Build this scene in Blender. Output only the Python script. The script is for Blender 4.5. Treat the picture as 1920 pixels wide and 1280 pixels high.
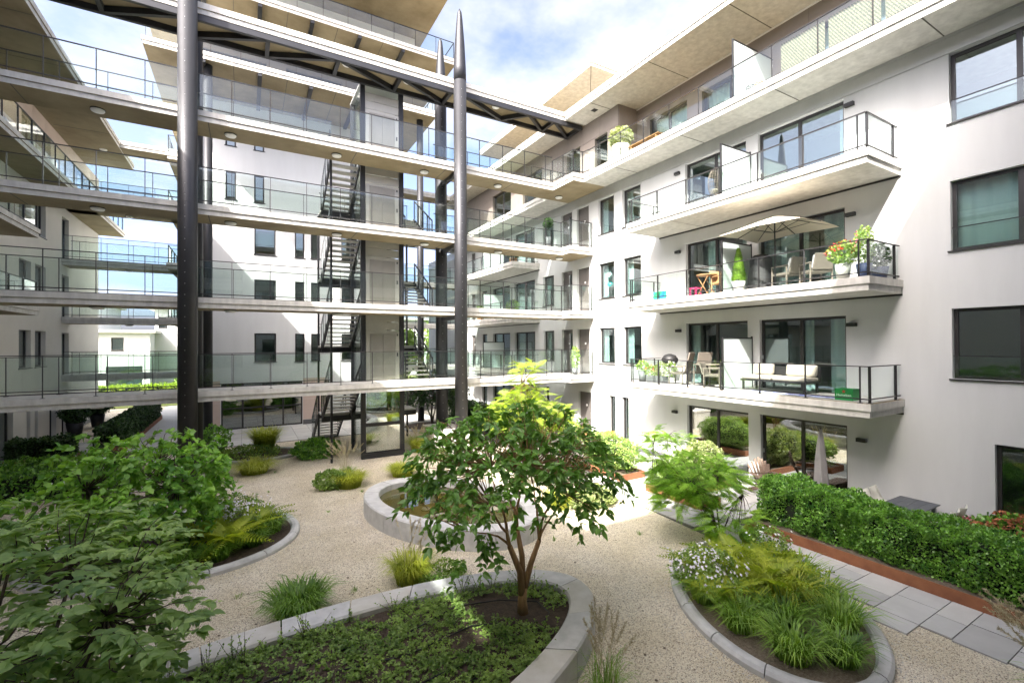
import bpy, bmesh, math, random
import numpy as np
from mathutils import Vector, Matrix
for o in list(bpy.data.objects): bpy.data.objects.remove(o)
S = bpy.context.scene
COL = S.collection
rnd = random.Random(7); RNG = np.random.default_rng(11)

# ------------------------------------------------------------------ camera, sky, sun, exposure
ZC = 4.55
yaw, pitch, roll = math.radians(29.9388), math.radians(0.4221), math.radians(-0.3232)
fw = Vector((math.sin(yaw)*math.cos(pitch), math.cos(yaw)*math.cos(pitch), math.sin(pitch)))
r0 = Vector((math.cos(yaw), -math.sin(yaw), 0)); u0 = r0.cross(fw)
rt = r0*math.cos(roll)+u0*math.sin(roll); up = -r0*math.sin(roll)+u0*math.cos(roll)
cd = bpy.data.cameras.new('camera'); cam = bpy.data.objects.new('camera', cd); COL.objects.link(cam)
cd.sensor_width = 36; cd.lens = 865.886/1920*36; cd.clip_start = 0.05; cd.clip_end = 2000
cam.matrix_world = Matrix(((rt.x, up.x, -fw.x, 0), (rt.y, up.y, -fw.y, 0), (rt.z, up.z, -fw.z, ZC), (0, 0, 0, 1)))
S.camera = cam

SUN = Vector((1, .61, -1.2)).normalized()          # direction the light travels
W = bpy.data.worlds.new('World'); S.world = W; W.use_nodes = True
wn, wl = W.node_tree.nodes, W.node_tree.links; wn.clear()
wo = wn.new('ShaderNodeOutputWorld'); wb = wn.new('ShaderNodeBackground'); wb.inputs[1].default_value = 0.15
sky = wn.new('ShaderNodeTexSky'); sky.sky_type = 'NISHITA'; sky.sun_disc = False
sky.sun_elevation = math.asin(-SUN.z); sky.sun_rotation = math.atan2(-SUN.x, -SUN.y); sky.air_density = 0.32; sky.dust_density = 5.0
tc = wn.new('ShaderNodeTexCoord'); sx = wn.new('ShaderNodeSeparateXYZ'); wl.new(tc.outputs['Generated'], sx.inputs[0])
zz = wn.new('ShaderNodeMath'); zz.operation = 'ADD'; zz.inputs[1].default_value = 0.18; wl.new(sx.outputs[2], zz.inputs[0])
zm = wn.new('ShaderNodeMath'); zm.operation = 'MAXIMUM'; zm.inputs[1].default_value = 0.08; wl.new(zz.outputs[0], zm.inputs[0])
dv = wn.new('ShaderNodeVectorMath'); dv.operation = 'DIVIDE'; wl.new(tc.outputs['Generated'], dv.inputs[0])
cz = wn.new('ShaderNodeCombineXYZ')
for i in range(3): wl.new(zm.outputs[0], cz.inputs[i])
wl.new(cz.outputs[0], dv.inputs[1])
mp = wn.new('ShaderNodeMapping'); mp.inputs['Location'].default_value = (4.4, 12.7, 0.0); wl.new(dv.outputs[0], mp.inputs[0])
nz = wn.new('ShaderNodeTexNoise'); nz.inputs['Scale'].default_value = 1.25; nz.inputs['Detail'].default_value = 7; nz.inputs['Roughness'].default_value = .58
wl.new(mp.outputs[0], nz.inputs['Vector'])
cr = wn.new('ShaderNodeValToRGB'); cr.color_ramp.elements[0].position = .49; cr.color_ramp.elements[1].position = .66
cr.color_ramp.elements[0].color = (0,0,0,1); cr.color_ramp.elements[1].color = (.85,.85,.85,1)
wl.new(nz.outputs[0], cr.inputs[0])
mx = wn.new('ShaderNodeMix'); mx.data_type = 'RGBA'; mx.blend_type = 'LIGHTEN'; wl.new(cr.outputs[0], mx.inputs[0])
wl.new(sky.outputs[0], mx.inputs[6]); mx.inputs[7].default_value = (1.55, 1.52, 1.47, 1)
wl.new(mx.outputs[2], wb.inputs[0]); wl.new(wb.outputs[0], wo.inputs[0])
sd = bpy.data.lights.new('sun', 'SUN'); so = bpy.data.objects.new('sun', sd); COL.objects.link(so)
sd.energy = 2.6; sd.angle = math.radians(.55); sd.color = (1, .945, .87)
so.rotation_euler = SUN.to_track_quat('-Z', 'Y').to_euler(); so.location = (-20, -12, 40)
S.view_settings.view_transform = 'Standard'; S.view_settings.look = 'None'; S.view_settings.gamma = 1
S.view_settings.exposure = 2.7
S.cycles.max_bounces = 10; S.cycles.transparent_max_bounces = 24; S.cycles.diffuse_bounces = 5; S.cycles.glossy_bounces = 5

# ------------------------------------------------------------------ materials
MATS = {}
def mat(name, col, rough=.6, metal=0, var=0, vscale=4, col2=None, bump=0, bscale=60, spec=.5, trans=0, detail=4, stretch=None):
    m = bpy.data.materials.new(name); m.use_nodes = True; MATS[name] = m
    n, l = m.node_tree.nodes, m.node_tree.links
    b = n['Principled BSDF']; b.inputs['Roughness'].default_value = rough; b.inputs['Metallic'].default_value = metal
    b.inputs['Specular IOR Level'].default_value = spec
    b.inputs['Base Color'].default_value = (*col, 1)
    tcn = n.new('ShaderNodeTexCoord'); vec = tcn.outputs['Object']
    if stretch:
        mpn = n.new('ShaderNodeMapping'); mpn.inputs['Scale'].default_value = stretch; l.new(vec, mpn.inputs[0]); vec = mpn.outputs[0]
    if var or col2:
        t = n.new('ShaderNodeTexNoise'); t.inputs['Scale'].default_value = vscale; t.inputs['Detail'].default_value = detail; t.inputs['Roughness'].default_value = .6
        l.new(vec, t.inputs['Vector'])
        rp = n.new('ShaderNodeValToRGB'); rp.color_ramp.elements[0].position = .32; rp.color_ramp.elements[1].position = .68
        c2 = col2 or tuple(min(1, c*(1+var)) for c in col); c1 = col if col2 else tuple(c*(1-var) for c in col)
        rp.color_ramp.elements[0].color = (*c1, 1); rp.color_ramp.elements[1].color = (*c2, 1)
        l.new(t.outputs[0], rp.inputs[0]); l.new(rp.outputs[0], b.inputs['Base Color'])
    if bump:
        t2 = n.new('ShaderNodeTexNoise'); t2.inputs['Scale'].default_value = bscale; t2.inputs['Detail'].default_value = 5; l.new(vec, t2.inputs['Vector'])
        bp = n.new('ShaderNodeBump'); bp.inputs['Strength'].default_value = bump; bp.inputs['Distance'].default_value = .02
        l.new(t2.outputs[0], bp.inputs['Height']); l.new(bp.outputs[0], b.inputs['Normal'])
    return m
def leafmat(name, c1, c2, rough=.45, tr=.35, vs=1.2):
    m = bpy.data.materials.new(name); m.use_nodes = True; MATS[name] = m
    n, l = m.node_tree.nodes, m.node_tree.links; b = n['Principled BSDF']; out = n['Material Output']
    b.inputs['Roughness'].default_value = rough; b.inputs['Specular IOR Level'].default_value = .45
    geo = n.new('ShaderNodeNewGeometry'); tcn = n.new('ShaderNodeTexCoord')
    t = n.new('ShaderNodeTexNoise'); t.inputs['Scale'].default_value = vs; t.inputs['Detail'].default_value = 3; l.new(tcn.outputs['Object'], t.inputs['Vector'])
    ad = n.new('ShaderNodeMath'); ad.operation = 'MULTIPLY_ADD'; ad.inputs[1].default_value = .55; l.new(geo.outputs['Random Per Island'], ad.inputs[0]); 
    sb = n.new('ShaderNodeMath'); sb.operation = 'MULTIPLY_ADD'; sb.inputs[1].default_value = 1.6; sb.inputs[2].default_value = -.58; l.new(t.outputs[0], sb.inputs[0]); l.new(sb.outputs[0], ad.inputs[2])
    rp = n.new('ShaderNodeValToRGB'); rp.color_ramp.elements[0].position = .05; rp.color_ramp.elements[1].position = .95
    rp.color_ramp.elements[0].color = (*c1, 1); rp.color_ramp.elements[1].color = (*c2, 1); l.new(ad.outputs[0], rp.inputs[0]); l.new(rp.outputs[0], b.inputs['Base Color'])
    tb = n.new('ShaderNodeBsdfTranslucent'); ml = n.new('ShaderNodeVectorMath'); ml.operation = 'MULTIPLY'; ml.inputs[1].default_value = (1.25, 1.35, .5)
    l.new(rp.outputs[0], ml.inputs[0]); l.new(ml.outputs[0], tb.inputs['Color'])
    ms = n.new('ShaderNodeMixShader'); ms.inputs[0].default_value = tr; l.new(b.outputs[0], ms.inputs[1]); l.new(tb.outputs[0], ms.inputs[2]); l.new(ms.outputs[0], out.inputs[0])
    return m
def glassmat(name, tint, base, k, rough=.0):
    m = bpy.data.materials.new(name); m.use_nodes = True; MATS[name] = m
    n, l = m.node_tree.nodes, m.node_tree.links; n.remove(n['Principled BSDF']); out = n['Material Output']
    t = n.new('ShaderNodeBsdfTransparent'); t.inputs[0].default_value = (*tint, 1)
    g = n.new('ShaderNodeBsdfGlossy'); g.inputs['Roughness'].default_value = rough; g.inputs[0].default_value = (.95, .98, 1, 1)
    f = n.new('ShaderNodeLayerWeight'); f.inputs[0].default_value = .5
    pw = n.new('ShaderNodeMath'); pw.operation = 'POWER'; pw.inputs[1].default_value = 3.2; l.new(f.outputs['Facing'], pw.inputs[0])
    ma = n.new('ShaderNodeMath'); ma.operation = 'MULTIPLY_ADD'; ma.inputs[1].default_value = k; ma.inputs[2].default_value = base; ma.use_clamp = True; l.new(pw.outputs[0], ma.inputs[0])
    ms = n.new('ShaderNodeMixShader'); l.new(ma.outputs[0], ms.inputs[0]); l.new(t.outputs[0], ms.inputs[1]); l.new(g.outputs[0], ms.inputs[2]); l.new(ms.outputs[0], out.inputs[0])
    return m
mat('stucco', (.56,.572,.572), .9, var=.035, vscale=2.2, detail=8, stretch=(1,1,.16), bump=.12, bscale=90, spec=.2)
mat('stucco_cream', (.56,.545,.50), .9, var=.05, vscale=.6, bump=.12, bscale=90, spec=.2)
mat('concrete_edge', (.53,.52,.485), .8, var=.16, vscale=5, detail=8, stretch=(1,1,.25), bump=.06, bscale=120, spec=.3)
mat('soffit', (.195,.152,.085), .75, col2=(.31,.255,.16), vscale=.8, bump=.05, bscale=50, spec=.35, detail=8)
mat('taupe', (.215,.188,.168), .55, var=.05, vscale=2, spec=.4)
mat('pink_panel', (.50,.40,.345), .6, var=.05, vscale=2, spec=.4)
mat('zinc', (.42,.43,.42), .45, .6, var=.06, vscale=2)
mat('steel', (.034,.035,.039), .48, .5, var=.08, vscale=3)
mat('rail', (.040,.040,.042), .42, .5)
mat('frame', (.034,.033,.033), .4, .25)
mat('darkgrey', (.10,.10,.105), .6)
mat('frosted', (.45,.51,.50), .35, spec=.6)
mat('panel_white', (.62,.61,.58), .6, var=.04, vscale=3)
mat('lift_door', (.27,.255,.225), .4, .4, var=.08, vscale=1.5)
mat('lift_panel', (.40,.385,.345), .38, .35, var=.05, vscale=2.5)
mat('door', (.115,.105,.098), .5, var=.06, vscale=3)
mat('interior', (.20,.20,.19), .9); mat('interior_light', (.42,.41,.38), .9)
mat('curtain', (.72,.74,.72), .9); mat('curtain_grey', (.40,.38,.35), .9)
mat('lamp_white', (.8,.8,.78), .4); mat('lamp_black', (.02,.02,.02), .5)
mat('granite', (.46,.465,.46), .75, var=.14, vscale=5, bump=.12, bscale=140, detail=8)
mat('granite_weathered', (.40,.385,.33), .8, col2=(.56,.555,.53), vscale=2.0, bump=.12, bscale=140, detail=9)
mat('plinth_stone', (.58,.555,.50), .8, var=.08, vscale=2)
mat('pool_liner', (.05,.06,.07), .6)
mat('soil', (.035,.024,.016), .95, col2=(.085,.060,.040), vscale=14, bump=.9, bscale=40, detail=8)
mat('mulch', (.10,.078,.055), .95, col2=(.22,.18,.13), vscale=30, bump=.9, bscale=60, detail=8)
mat('corten', (.21,.078,.036), .8, col2=(.32,.13,.058), vscale=3.5, bump=.05, bscale=120, detail=8)
mat('paver', (.42,.425,.41), .85, var=.09, vscale=1.4, bump=.08, bscale=160, detail=9)
mat('paver_dark', (.35,.352,.34), .85, var=.10, vscale=1.6, bump=.08, bscale=160, detail=9)
mat('paver_light', (.48,.48,.455), .85, var=.08, vscale=1.8, bump=.08, bscale=160, detail=9)
mat('joint', (.10,.095,.08), .95)
mat('grass_ground', (.055,.085,.018), .9, col2=(.12,.14,.03), vscale=3)
mat('bark', (.20,.115,.05), .85, col2=(.33,.20,.09), vscale=14, bump=.5, bscale=40, stretch=(1,1,.25))
mat('bark_dark', (.06,.045,.035), .9, col2=(.13,.10,.08), vscale=16, bump=.5, bscale=40)
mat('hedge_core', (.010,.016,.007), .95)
mat('wood', (.36,.20,.09), .6, var=.2, vscale=8, stretch=(1,6,1))
mat('wood_old', (.20,.145,.11), .75, var=.2, vscale=8, stretch=(6,6,1))
mat('wicker', (.16,.14,.115), .8, var=.15, vscale=40, bump=.4, bscale=90)
mat('cushion', (.36,.325,.275), .9, var=.04, vscale=6, bump=.1, bscale=30)
mat('white_plastic', (.62,.62,.55), .4); mat('grey_table', (.075,.085,.10), .45, var=.05)
mat('parasol', (.74,.67,.55), .85); mat('parasol_grey', (.26,.25,.25), .9, var=.08, vscale=3)
mat('red_flower', (.62,.03,.03), .6); mat('pink_flower', (.72,.10,.20), .6); mat('white_flower', (.74,.71,.76), .7); mat('orange_flower', (.75,.17,.02), .6)
mat('hydrangea', (.36,.10,.045), .7, col2=(.50,.22,.10), vscale=25)
mat('green_crate', (.012,.20,.05), .4); mat('white_print', (.8,.8,.8), .6); mat('red_print', (.5,.02,.02), .6); mat('blue_cloth', (.05,.10,.42), .8, col2=(.62,.64,.68), vscale=9)
mat('pot_grey', (.16,.165,.175), .6); mat('pot_white', (.6,.58,.54), .6, var=.05); mat('pot_blue', (.07,.10,.22), .4); mat('black_cover', (.012,.012,.013), .55)
mat('pink_plastic', (.6,.03,.14), .4); mat('paint_blue', (.02,.10,.42), .6, col2=(.03,.42,.06), vscale=3.5); mat('teal', (.02,.35,.33), .4)
mat('roof_tile', (.35,.09,.04), .8); mat('pampas', (.50,.44,.28), .9); mat('hose', (.012,.012,.012), .6); mat('terracotta', (.45,.18,.09), .8)
glassmat('rail_glass', (.93,.965,.95), .04, .6); glassmat('window_glass', (.74,.84,.83), .13, .85); glassmat('gf_glass', (.50,.56,.52), .30, .65)
leafmat('leaf_center', (.055,.150,.022), (.19,.37,.060), .38, .30); leafmat('leaf_fore', (.11,.225,.055), (.42,.56,.19), .45, .38, .9)
leafmat('leaf_shrub', (0.089,0.246,0.033), (0.356,0.600,0.094), .42, .35); leafmat('leaf_mimosa', (0.099,0.247,0.020), (0.376,0.594,0.077), .5, .45); leafmat('leaf_yellow', (0.174,0.278,0.026), (0.441,0.522,0.098), .5, .45)
leafmat('leaf_hedge', (0.033,0.132,0.022), (0.283,0.547,0.079), .32, .22, 5); leafmat('leaf_bush', (0.094,0.198,0.038), (0.452,0.585,0.170), .4, .3, 5); leafmat('leaf_varieg', (0.099,0.165,0.044), (0.484,0.528,0.242), .4, .3, 7)
leafmat('leaf_dark', (0.010,0.038,0.012), (0.061,0.130,0.029), .35, .15, 4); leafmat('leaf_cover', (.080,.165,.032), (.33,.47,.11), .45, .3, 2.2)
leafmat('grass_blade', (0.085,0.198,0.022), (0.320,0.490,0.075), .4, .3, 3); leafmat('grass_yellow', (0.198,0.258,0.023), (0.518,0.548,0.076), .45, .35, 3); leafmat('grass_dark', (0.044,0.115,0.016), (0.213,0.381,0.042), .38, .25, 3)
leafmat('fern', (0.177,0.258,0.015), (0.461,0.517,0.058), .5, .4, 3); leafmat('olive', (0.150,0.190,0.060), (0.360,0.400,0.170), .5, .25, 5); leafmat('leaf_autumn', (0.420,0.100,0.010), (0.600,0.220,0.020), .5, .4); leafmat('leaf_tree_far', (0.056,0.113,0.022), (0.246,0.358,0.075), .5, .3, 1)
def gravel():
    m = bpy.data.materials.new('gravel'); m.use_nodes = True; MATS['gravel'] = m
    n, l = m.node_tree.nodes, m.node_tree.links; b = n['Principled BSDF']; b.inputs['Roughness'].default_value = .85; b.inputs['Specular IOR Level'].default_value = .3
    tcn = n.new('ShaderNodeTexCoord')
    def vor(sc):
        v = n.new('ShaderNodeTexVoronoi'); v.inputs['Scale'].default_value = sc; l.new(tcn.outputs['Object'], v.inputs['Vector']); return v
    v = vor(78); v2 = vor(78)
    s = n.new('ShaderNodeSeparateColor'); l.new(v.outputs['Color'], s.inputs[0])
    rp = n.new('ShaderNodeValToRGB'); e = rp.color_ramp.elements; e[0].position = 0; e[0].color = (0.204,0.180,0.140,1); e[1].position = .30; e[1].color = (0.684,0.608,0.469,1)
    x = e.new(.62); x.color = (0.829,0.762,0.614,1); x = e.new(1); x.color = (0.869,0.827,0.699,1); x = e.new(.13); x.color = (0.396,0.324,0.244,1); l.new(s.outputs[0], rp.inputs[0])
    nz = n.new('ShaderNodeTexNoise'); nz.inputs['Scale'].default_value = .9; nz.inputs['Detail'].default_value = 7; l.new(tcn.outputs['Object'], nz.inputs['Vector'])
    r2 = n.new('ShaderNodeValToRGB'); r2.color_ramp.elements[0].position = .35; r2.color_ramp.elements[1].position = .65; r2.color_ramp.elements[0].color = (.86,.84,.77,1); r2.color_ramp.elements[1].color = (1,1,1,1); l.new(nz.outputs[0], r2.inputs[0])
    mm = n.new('ShaderNodeMix'); mm.data_type = 'RGBA'; mm.blend_type = 'MULTIPLY'; mm.inputs[0].default_value = 1; l.new(rp.outputs[0], mm.inputs[6]); l.new(r2.outputs[0], mm.inputs[7]); l.new(mm.outputs[2], b.inputs['Base Color'])
    bp = n.new('ShaderNodeBump'); bp.inputs['Strength'].default_value = 1; bp.inputs['Distance'].default_value = .02; bp.invert = True; l.new(v2.outputs['Distance'], bp.inputs['Height']); l.new(bp.outputs[0], b.inputs['Normal'])
gravel()
def water():
    m = bpy.data.materials.new('water'); m.use_nodes = True; MATS['water'] = m
    b = m.node_tree.nodes['Principled BSDF']; b.inputs['Base Color'].default_value = (.075,.065,.012,1); b.inputs['Roughness'].default_value = .02; b.inputs['Specular IOR Level'].default_value = 1.0
    n, l = m.node_tree.nodes, m.node_tree.links; t = n.new('ShaderNodeTexNoise'); t.inputs['Scale'].default_value = 5
    bp = n.new('ShaderNodeBump'); bp.inputs['Strength'].default_value = .04; l.new(t.outputs[0], bp.inputs['Height']); l.new(bp.outputs[0], b.inputs['Normal'])
water()
def screenmat():
    m = bpy.data.materials.new('bamboo_screen'); m.use_nodes = True; MATS['bamboo_screen'] = m
    n, l = m.node_tree.nodes, m.node_tree.links; b = n['Principled BSDF']; b.inputs['Roughness'].default_value = .8
    tcn = n.new('ShaderNodeTexCoord'); mpn = n.new('ShaderNodeMapping'); mpn.inputs['Rotation'].default_value = (math.radians(32), 0, 0); l.new(tcn.outputs['Object'], mpn.inputs[0])
    w1 = n.new('ShaderNodeTexWave'); w1.bands_direction = 'Y'; w1.inputs['Scale'].default_value = 5.5; w1.inputs['Distortion'].default_value = 5; w1.inputs['Detail Scale'].default_value = 9; l.new(mpn.outputs[0], w1.inputs['Vector'])
    t = n.new('ShaderNodeTexNoise'); t.inputs['Scale'].default_value = 45; l.new(tcn.outputs['Object'], t.inputs['Vector'])
    mu = n.new('ShaderNodeMath'); mu.operation = 'MULTIPLY'; l.new(w1.outputs[1], mu.inputs[0]); l.new(t.outputs[0], mu.inputs[1])
    rp = n.new('ShaderNodeValToRGB'); rp.color_ramp.elements[0].position = .12; rp.color_ramp.elements[0].color = (.07,.078,.055,1); rp.color_ramp.elements[1].position = .45; rp.color_ramp.elements[1].color = (.24,.21,.145,1); l.new(mu.outputs[0], rp.inputs[0]); l.new(rp.outputs[0], b.inputs['Base Color'])
screenmat()

# ------------------------------------------------------------------ mesh helpers
class MB:
    def __init__(s): s.v = []; s.f = []
    def add(s, vs, fs):
        k = len(s.v); s.v += [tuple(v) for v in vs]; s.f += [tuple(i+k for i in f) for f in fs]; return s
    def box(s, x0, x1, y0, y1, z0, z1):
        return s.add([(x0,y0,z0),(x1,y0,z0),(x1,y1,z0),(x0,y1,z0),(x0,y0,z1),(x1,y0,z1),(x1,y1,z1),(x0,y1,z1)], [(0,3,2,1),(4,5,6,7),(0,1,5,4),(1,2,6,5),(2,3,7,6),(3,0,4,7)])
    def obox(s, O, U, V, N, u0, u1, v0, v1, n0, n1):
        p = [O+U*u+V*v+N*n for n in (n0, n1) for u, v in ((u0,v0),(u1,v0),(u1,v1),(u0,v1))]
        return s.add(p, [(0,3,2,1),(4,5,6,7),(0,1,5,4),(1,2,6,5),(2,3,7,6),(3,0,4,7)])
    def prism(s, poly, z0, z1):
        n = len(poly); vs = [(x,y,z0) for x,y in poly]+[(x,y,z1) for x,y in poly]
        return s.add(vs, [tuple(range(n-1,-1,-1)), tuple(range(n,2*n))]+[(i,(i+1)%n,n+(i+1)%n,n+i) for i in range(n)])
    def tube(s, pts, rad, n=8, cap=True):
        pts = [Vector(p) for p in pts]; R = rad if isinstance(rad, (list, tuple)) else [rad]*len(pts); k = len(s.v); ref = None
        for i, p in enumerate(pts):
            d = (pts[min(i+1,len(pts)-1)]-pts[max(i-1,0)]).normalized()
            if ref is None: ref = Vector((0,0,1)) if abs(d.z) < .9 else Vector((1,0,0))
            a = d.cross(ref).normalized(); b = d.cross(a).normalized(); ref = ref if abs(d.dot(ref)) < .95 else a
            for j in range(n):
                t = 2*math.pi*j/n; s.v.append(tuple(p+(a*math.cos(t)+b*math.sin(t))*R[i]))
        for i in range(len(pts)-1):
            for j in range(n): s.f.append((k+i*n+j, k+i*n+(j+1)%n, k+(i+1)*n+(j+1)%n, k+(i+1)*n+j))
        if cap: s.f.append(tuple(k+j for j in range(n-1,-1,-1))); s.f.append(tuple(k+(len(pts)-1)*n+j for j in range(n)))
        return s
    def bar(s, a, b, w, h):
        a, b = Vector(a), Vector(b); d = (b-a); L = d.length; d.normalize(); ref = Vector((0,0,1)) if abs(d.z) < .95 else Vector((1,0,0))
        x = d.cross(ref).normalized(); y = x.cross(d).normalized()
        return s.obox(a, d, x, y, 0, L, -w/2, w/2, -h/2, h/2)
    def lathe(s, prof, c=(0,0,0), n=16):
        k = len(s.v)
        for r, z in prof:
            for j in range(n):
                t = 2*math.pi*j/n; s.v.append((c[0]+r*math.cos(t), c[1]+r*math.sin(t), c[2]+z))
        for i in range(len(prof)-1):
            for j in range(n): s.f.append((k+i*n+j, k+i*n+(j+1)%n, k+(i+1)*n+(j+1)%n, k+(i+1)*n+j))
        s.f.append(tuple(k+j for j in range(n-1,-1,-1))); s.f.append(tuple(k+(len(prof)-1)*n+j for j in range(n)))
        return s
    def mesh(s, name):
        me = bpy.data.meshes.new(name); me.from_pydata(s.v, [], s.f); return me
    def build(s, name, m, parent=None, smooth=False, bevel=0):
        me = s.mesh(name); o = link(name, me, m, parent)
        if smooth: me.shade_smooth()
        if bevel:
            b = o.modifiers.new('bevel', 'BEVEL'); b.width = bevel; b.segments = 2; b.limit_method = 'ANGLE'
        return o
def link(name, me, m, parent=None):
    o = bpy.data.objects.new(name, me); COL.objects.link(o)
    if me is not None and m is not None and not me.materials: me.materials.append(MATS[m])
    if parent is not None: attach(o, parent)
    return o
WORLD = {}
def wpos(o): return WORLD.get(o.name, Matrix.Identity(4))
def attach(o, parent):
    o.parent = parent; o.matrix_parent_inverse = wpos(parent).inverted()
def tag(o, label, cat, group=None, kind=None):
    o['label'] = label; o['category'] = cat
    if group: o['group'] = group
    if kind: o['kind'] = kind
    return o
def struct(o): o['kind'] = 'structure'; return o
def thing(name, label, cat, loc, group=None):
    o = bpy.data.objects.new(name, None); COL.objects.link(o); o.location = loc; o.empty_display_size = .2
    WORLD[o.name] = Matrix.Translation(Vector(loc)); tag(o, label, cat, group); return o
def inst(name, me, m, parent, loc, rz=0, scale=None, rot=None):       # a copy sharing mesh data
    o = link(name, me, m); o.matrix_world = Matrix.Identity(4)
    o.location = loc; o.rotation_euler = rot or (0, 0, rz)
    if scale: o.scale = scale
    if parent is not None: attach(o, parent)
    return o
X, Y, Z = Vector((1,0,0)), Vector((0,1,0)), Vector((0,0,1))
def wall_holes(mb, O, U, V, N, u0, u1, v0, v1, holes, depth):
    us = sorted({u0, u1, *[min(max(h[i],u0),u1) for h in holes for i in (0,1)]}); vs = sorted({v0, v1, *[min(max(h[i],v0),v1) for h in holes for i in (2,3)]})
    for a, b in zip(us, us[1:]):
        for c, d in zip(vs, vs[1:]):
            mu, mv = (a+b)/2, (c+d)/2
            if any(h[0] < mu < h[1] and h[2] < mv < h[3] for h in holes): continue
            mb.add([O+U*a+V*c, O+U*b+V*c, O+U*b+V*d, O+U*a+V*d], [(0,1,2,3)])
    for h in holes:
        p = [(h[0],h[2]),(h[1],h[2]),(h[1],h[3]),(h[0],h[3])]
        for i in range(4):
            (a,b),(c,d) = p[i], p[(i+1)%4]
            mb.add([O+U*a+V*b, O+U*c+V*d, O+U*c+V*d-N*depth, O+U*a+V*b-N*depth], [(0,1,2,3)])
def window(parent, O, U, V, N, h, muls=(), trans=(), rec=.13, fw_=.075, glass='window_glass', sill=True, curtain=None, label=None, name='window', handle=False, guard=0):
    a, b, c, d = h; m = MB()
    m.obox(O,U,V,N, a,b,c,c+fw_, -rec-.06,-rec); m.obox(O,U,V,N, a,b,d-fw_,d, -rec-.06,-rec)
    ul = [a]+[a+(b-a)*t for t in muls]+[b]; vl = [c]+[c+(d-c)*t for t in trans]+[d]
    for i, u in enumerate(ul):
        x0, x1 = (u, u+fw_) if i == 0 else ((u-fw_, u) if i == len(ul)-1 else (u-fw_*.6, u+fw_*.6))
        m.obox(O,U,V,N, x0,x1, c+fw_,d-fw_, -rec-.06,-rec+.002)
    for v in vl[1:-1]: m.obox(O,U,V,N, a+fw_,b-fw_, v-fw_*.5,v+fw_*.5, -rec-.058,-rec-.003)
    w = m.build(name, 'frame', parent)
    if label: w['label'] = label
    for i in range(len(ul)-1):
        for j in range(len(vl)-1):
            p = MB().obox(O,U,V,N, ul[i]+fw_*.55,ul[i+1]-fw_*.55, vl[j]+fw_*.5,vl[j+1]-fw_*.5, -rec-.036,-rec-.028); p.build('pane', glass, w)
    if sill: MB().obox(O,U,V,N, a-.05,b+.05, c-.035,c-.003, -rec,.045).build('sill', 'frame', w)
    if guard:
        MB().obox(O,U,V,N, a+.03,b-.03, c+.03,c+guard, -.03,-.018).build('guard_pane', 'rail_glass', w)
        MB().obox(O,U,V,N, a+.02,b-.02, c+guard,c+guard+.02, -.04,-.01).build('guard_rail', 'rail', w)
    if handle: MB().obox(O,U,V,N, b-fw_*.7,b-fw_*.3, c+1.0,c+1.12, -rec,-rec+.04).build('handle', 'zinc', w)
    if curtain:
        for (t0, t1, mt) in curtain:
            q = MB(); n = max(6, int((t1-t0)*(b-a)/.05)); k = []
            for i in range(n+1):
                u = a+(b-a)*(t0+(t1-t0)*i/n); off = -rec-.22+.035*math.sin(i*1.25)+.015*math.sin(i*.53+1)
                k.append(O+U*u+V*(c+.02)+N*off); k.append(O+U*u+V*(d-.02)+N*off)
            q.add(k, [(2*i,2*i+2,2*i+3,2*i+1) for i in range(n)]); q.build('curtain', mt, w, smooth=True)
    return w
def railing(parent, pts, z0, ztop, posts, glass='rail_glass', zb=.1, rails=True, thick=.045, pname='post', low=True, out=.0):
    """glass balustrade along a polyline: posts at the parameters given per segment, panes between"""
    for (p, q), ps in zip(zip(pts, pts[1:]), posts):
        p, q = Vector((*p, 0)), Vector((*q, 0)); L = (q-p).length; d = (q-p)/L; nn = Vector((d.y, -d.x, 0))
        if rails:
            MB().obox(p, d, nn, Z, 0, L, -.025, .025, ztop-.022, ztop).build('handrail', 'rail', parent)
            if low: MB().obox(p, d, nn, Z, 0, L, -.014, .014, z0+zb-.015, z0+zb+.012).build('bottom_rail', 'rail', parent)
        key = (round(ztop-z0,3), thick)
        for t in ps:
            c = p+d*t
            me = POSTS.get(key)
            if me is None:
                me = MB().box(-.008,.008,-thick/2,thick/2,0,ztop-z0-.024).box(-.045,.045,-.05,.05,0,.012).mesh('post'); me.materials.append(MATS['rail']); POSTS[key] = me
            inst(pname, me, None, parent, (c.x, c.y, z0), math.atan2(d.y, d.x))
        es = [0]+[t for t in ps if .06 < t < L-.06]+[L]
        for a, b in zip(es, es[1:]):
            if b-a < .08: continue
            if glass: MB().obox(p, d, nn, Z, a+.018, b-.018, .006, .016, z0+zb+.02, ztop-.04).build('pane', glass, parent)
POSTS = {}
def arange(a, b, s):
    o = []; x = a
    while x < b: o.append(x); x += s
    return o
exec_parts = []
# ------------------------------------------------------------------ large structure: buildings and galleries
def offset(poly, d):
    n = len(poly); out = []
    A = sum(poly[i][0]*poly[(i+1)%n][1]-poly[(i+1)%n][0]*poly[i][1] for i in range(n)); sg = 1 if A > 0 else -1
    for i in range(n):
        p, c, q = Vector(poly[i-1]), Vector(poly[i]), Vector(poly[(i+1)%n])
        e1, e2 = (c-p).normalized(), (q-c).normalized()
        n1, n2 = Vector((e1.y,-e1.x))*sg, Vector((e2.y,-e2.x))*sg
        k = (n1+n2)/(1+n1.dot(n2)); out.append(tuple(c+k*d))
    return out
def slab(name, poly, zb, parent=None, h1=.155, h2=.335, edge='concrete_edge', under='soffit', lip=.04, label=None):
    m = MB().prism(poly, zb, zb+h1).prism(offset(poly, lip), zb+h1+.004, zb+h2)
    me = m.mesh(name); me.materials.append(MATS[edge]); me.materials.append(MATS[under])
    for p in me.polygons:
        if p.normal.z < -.9: p.material_index = 1
    o = link(name, me, None, parent)
    if label: o['label'] = label
    return o
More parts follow.
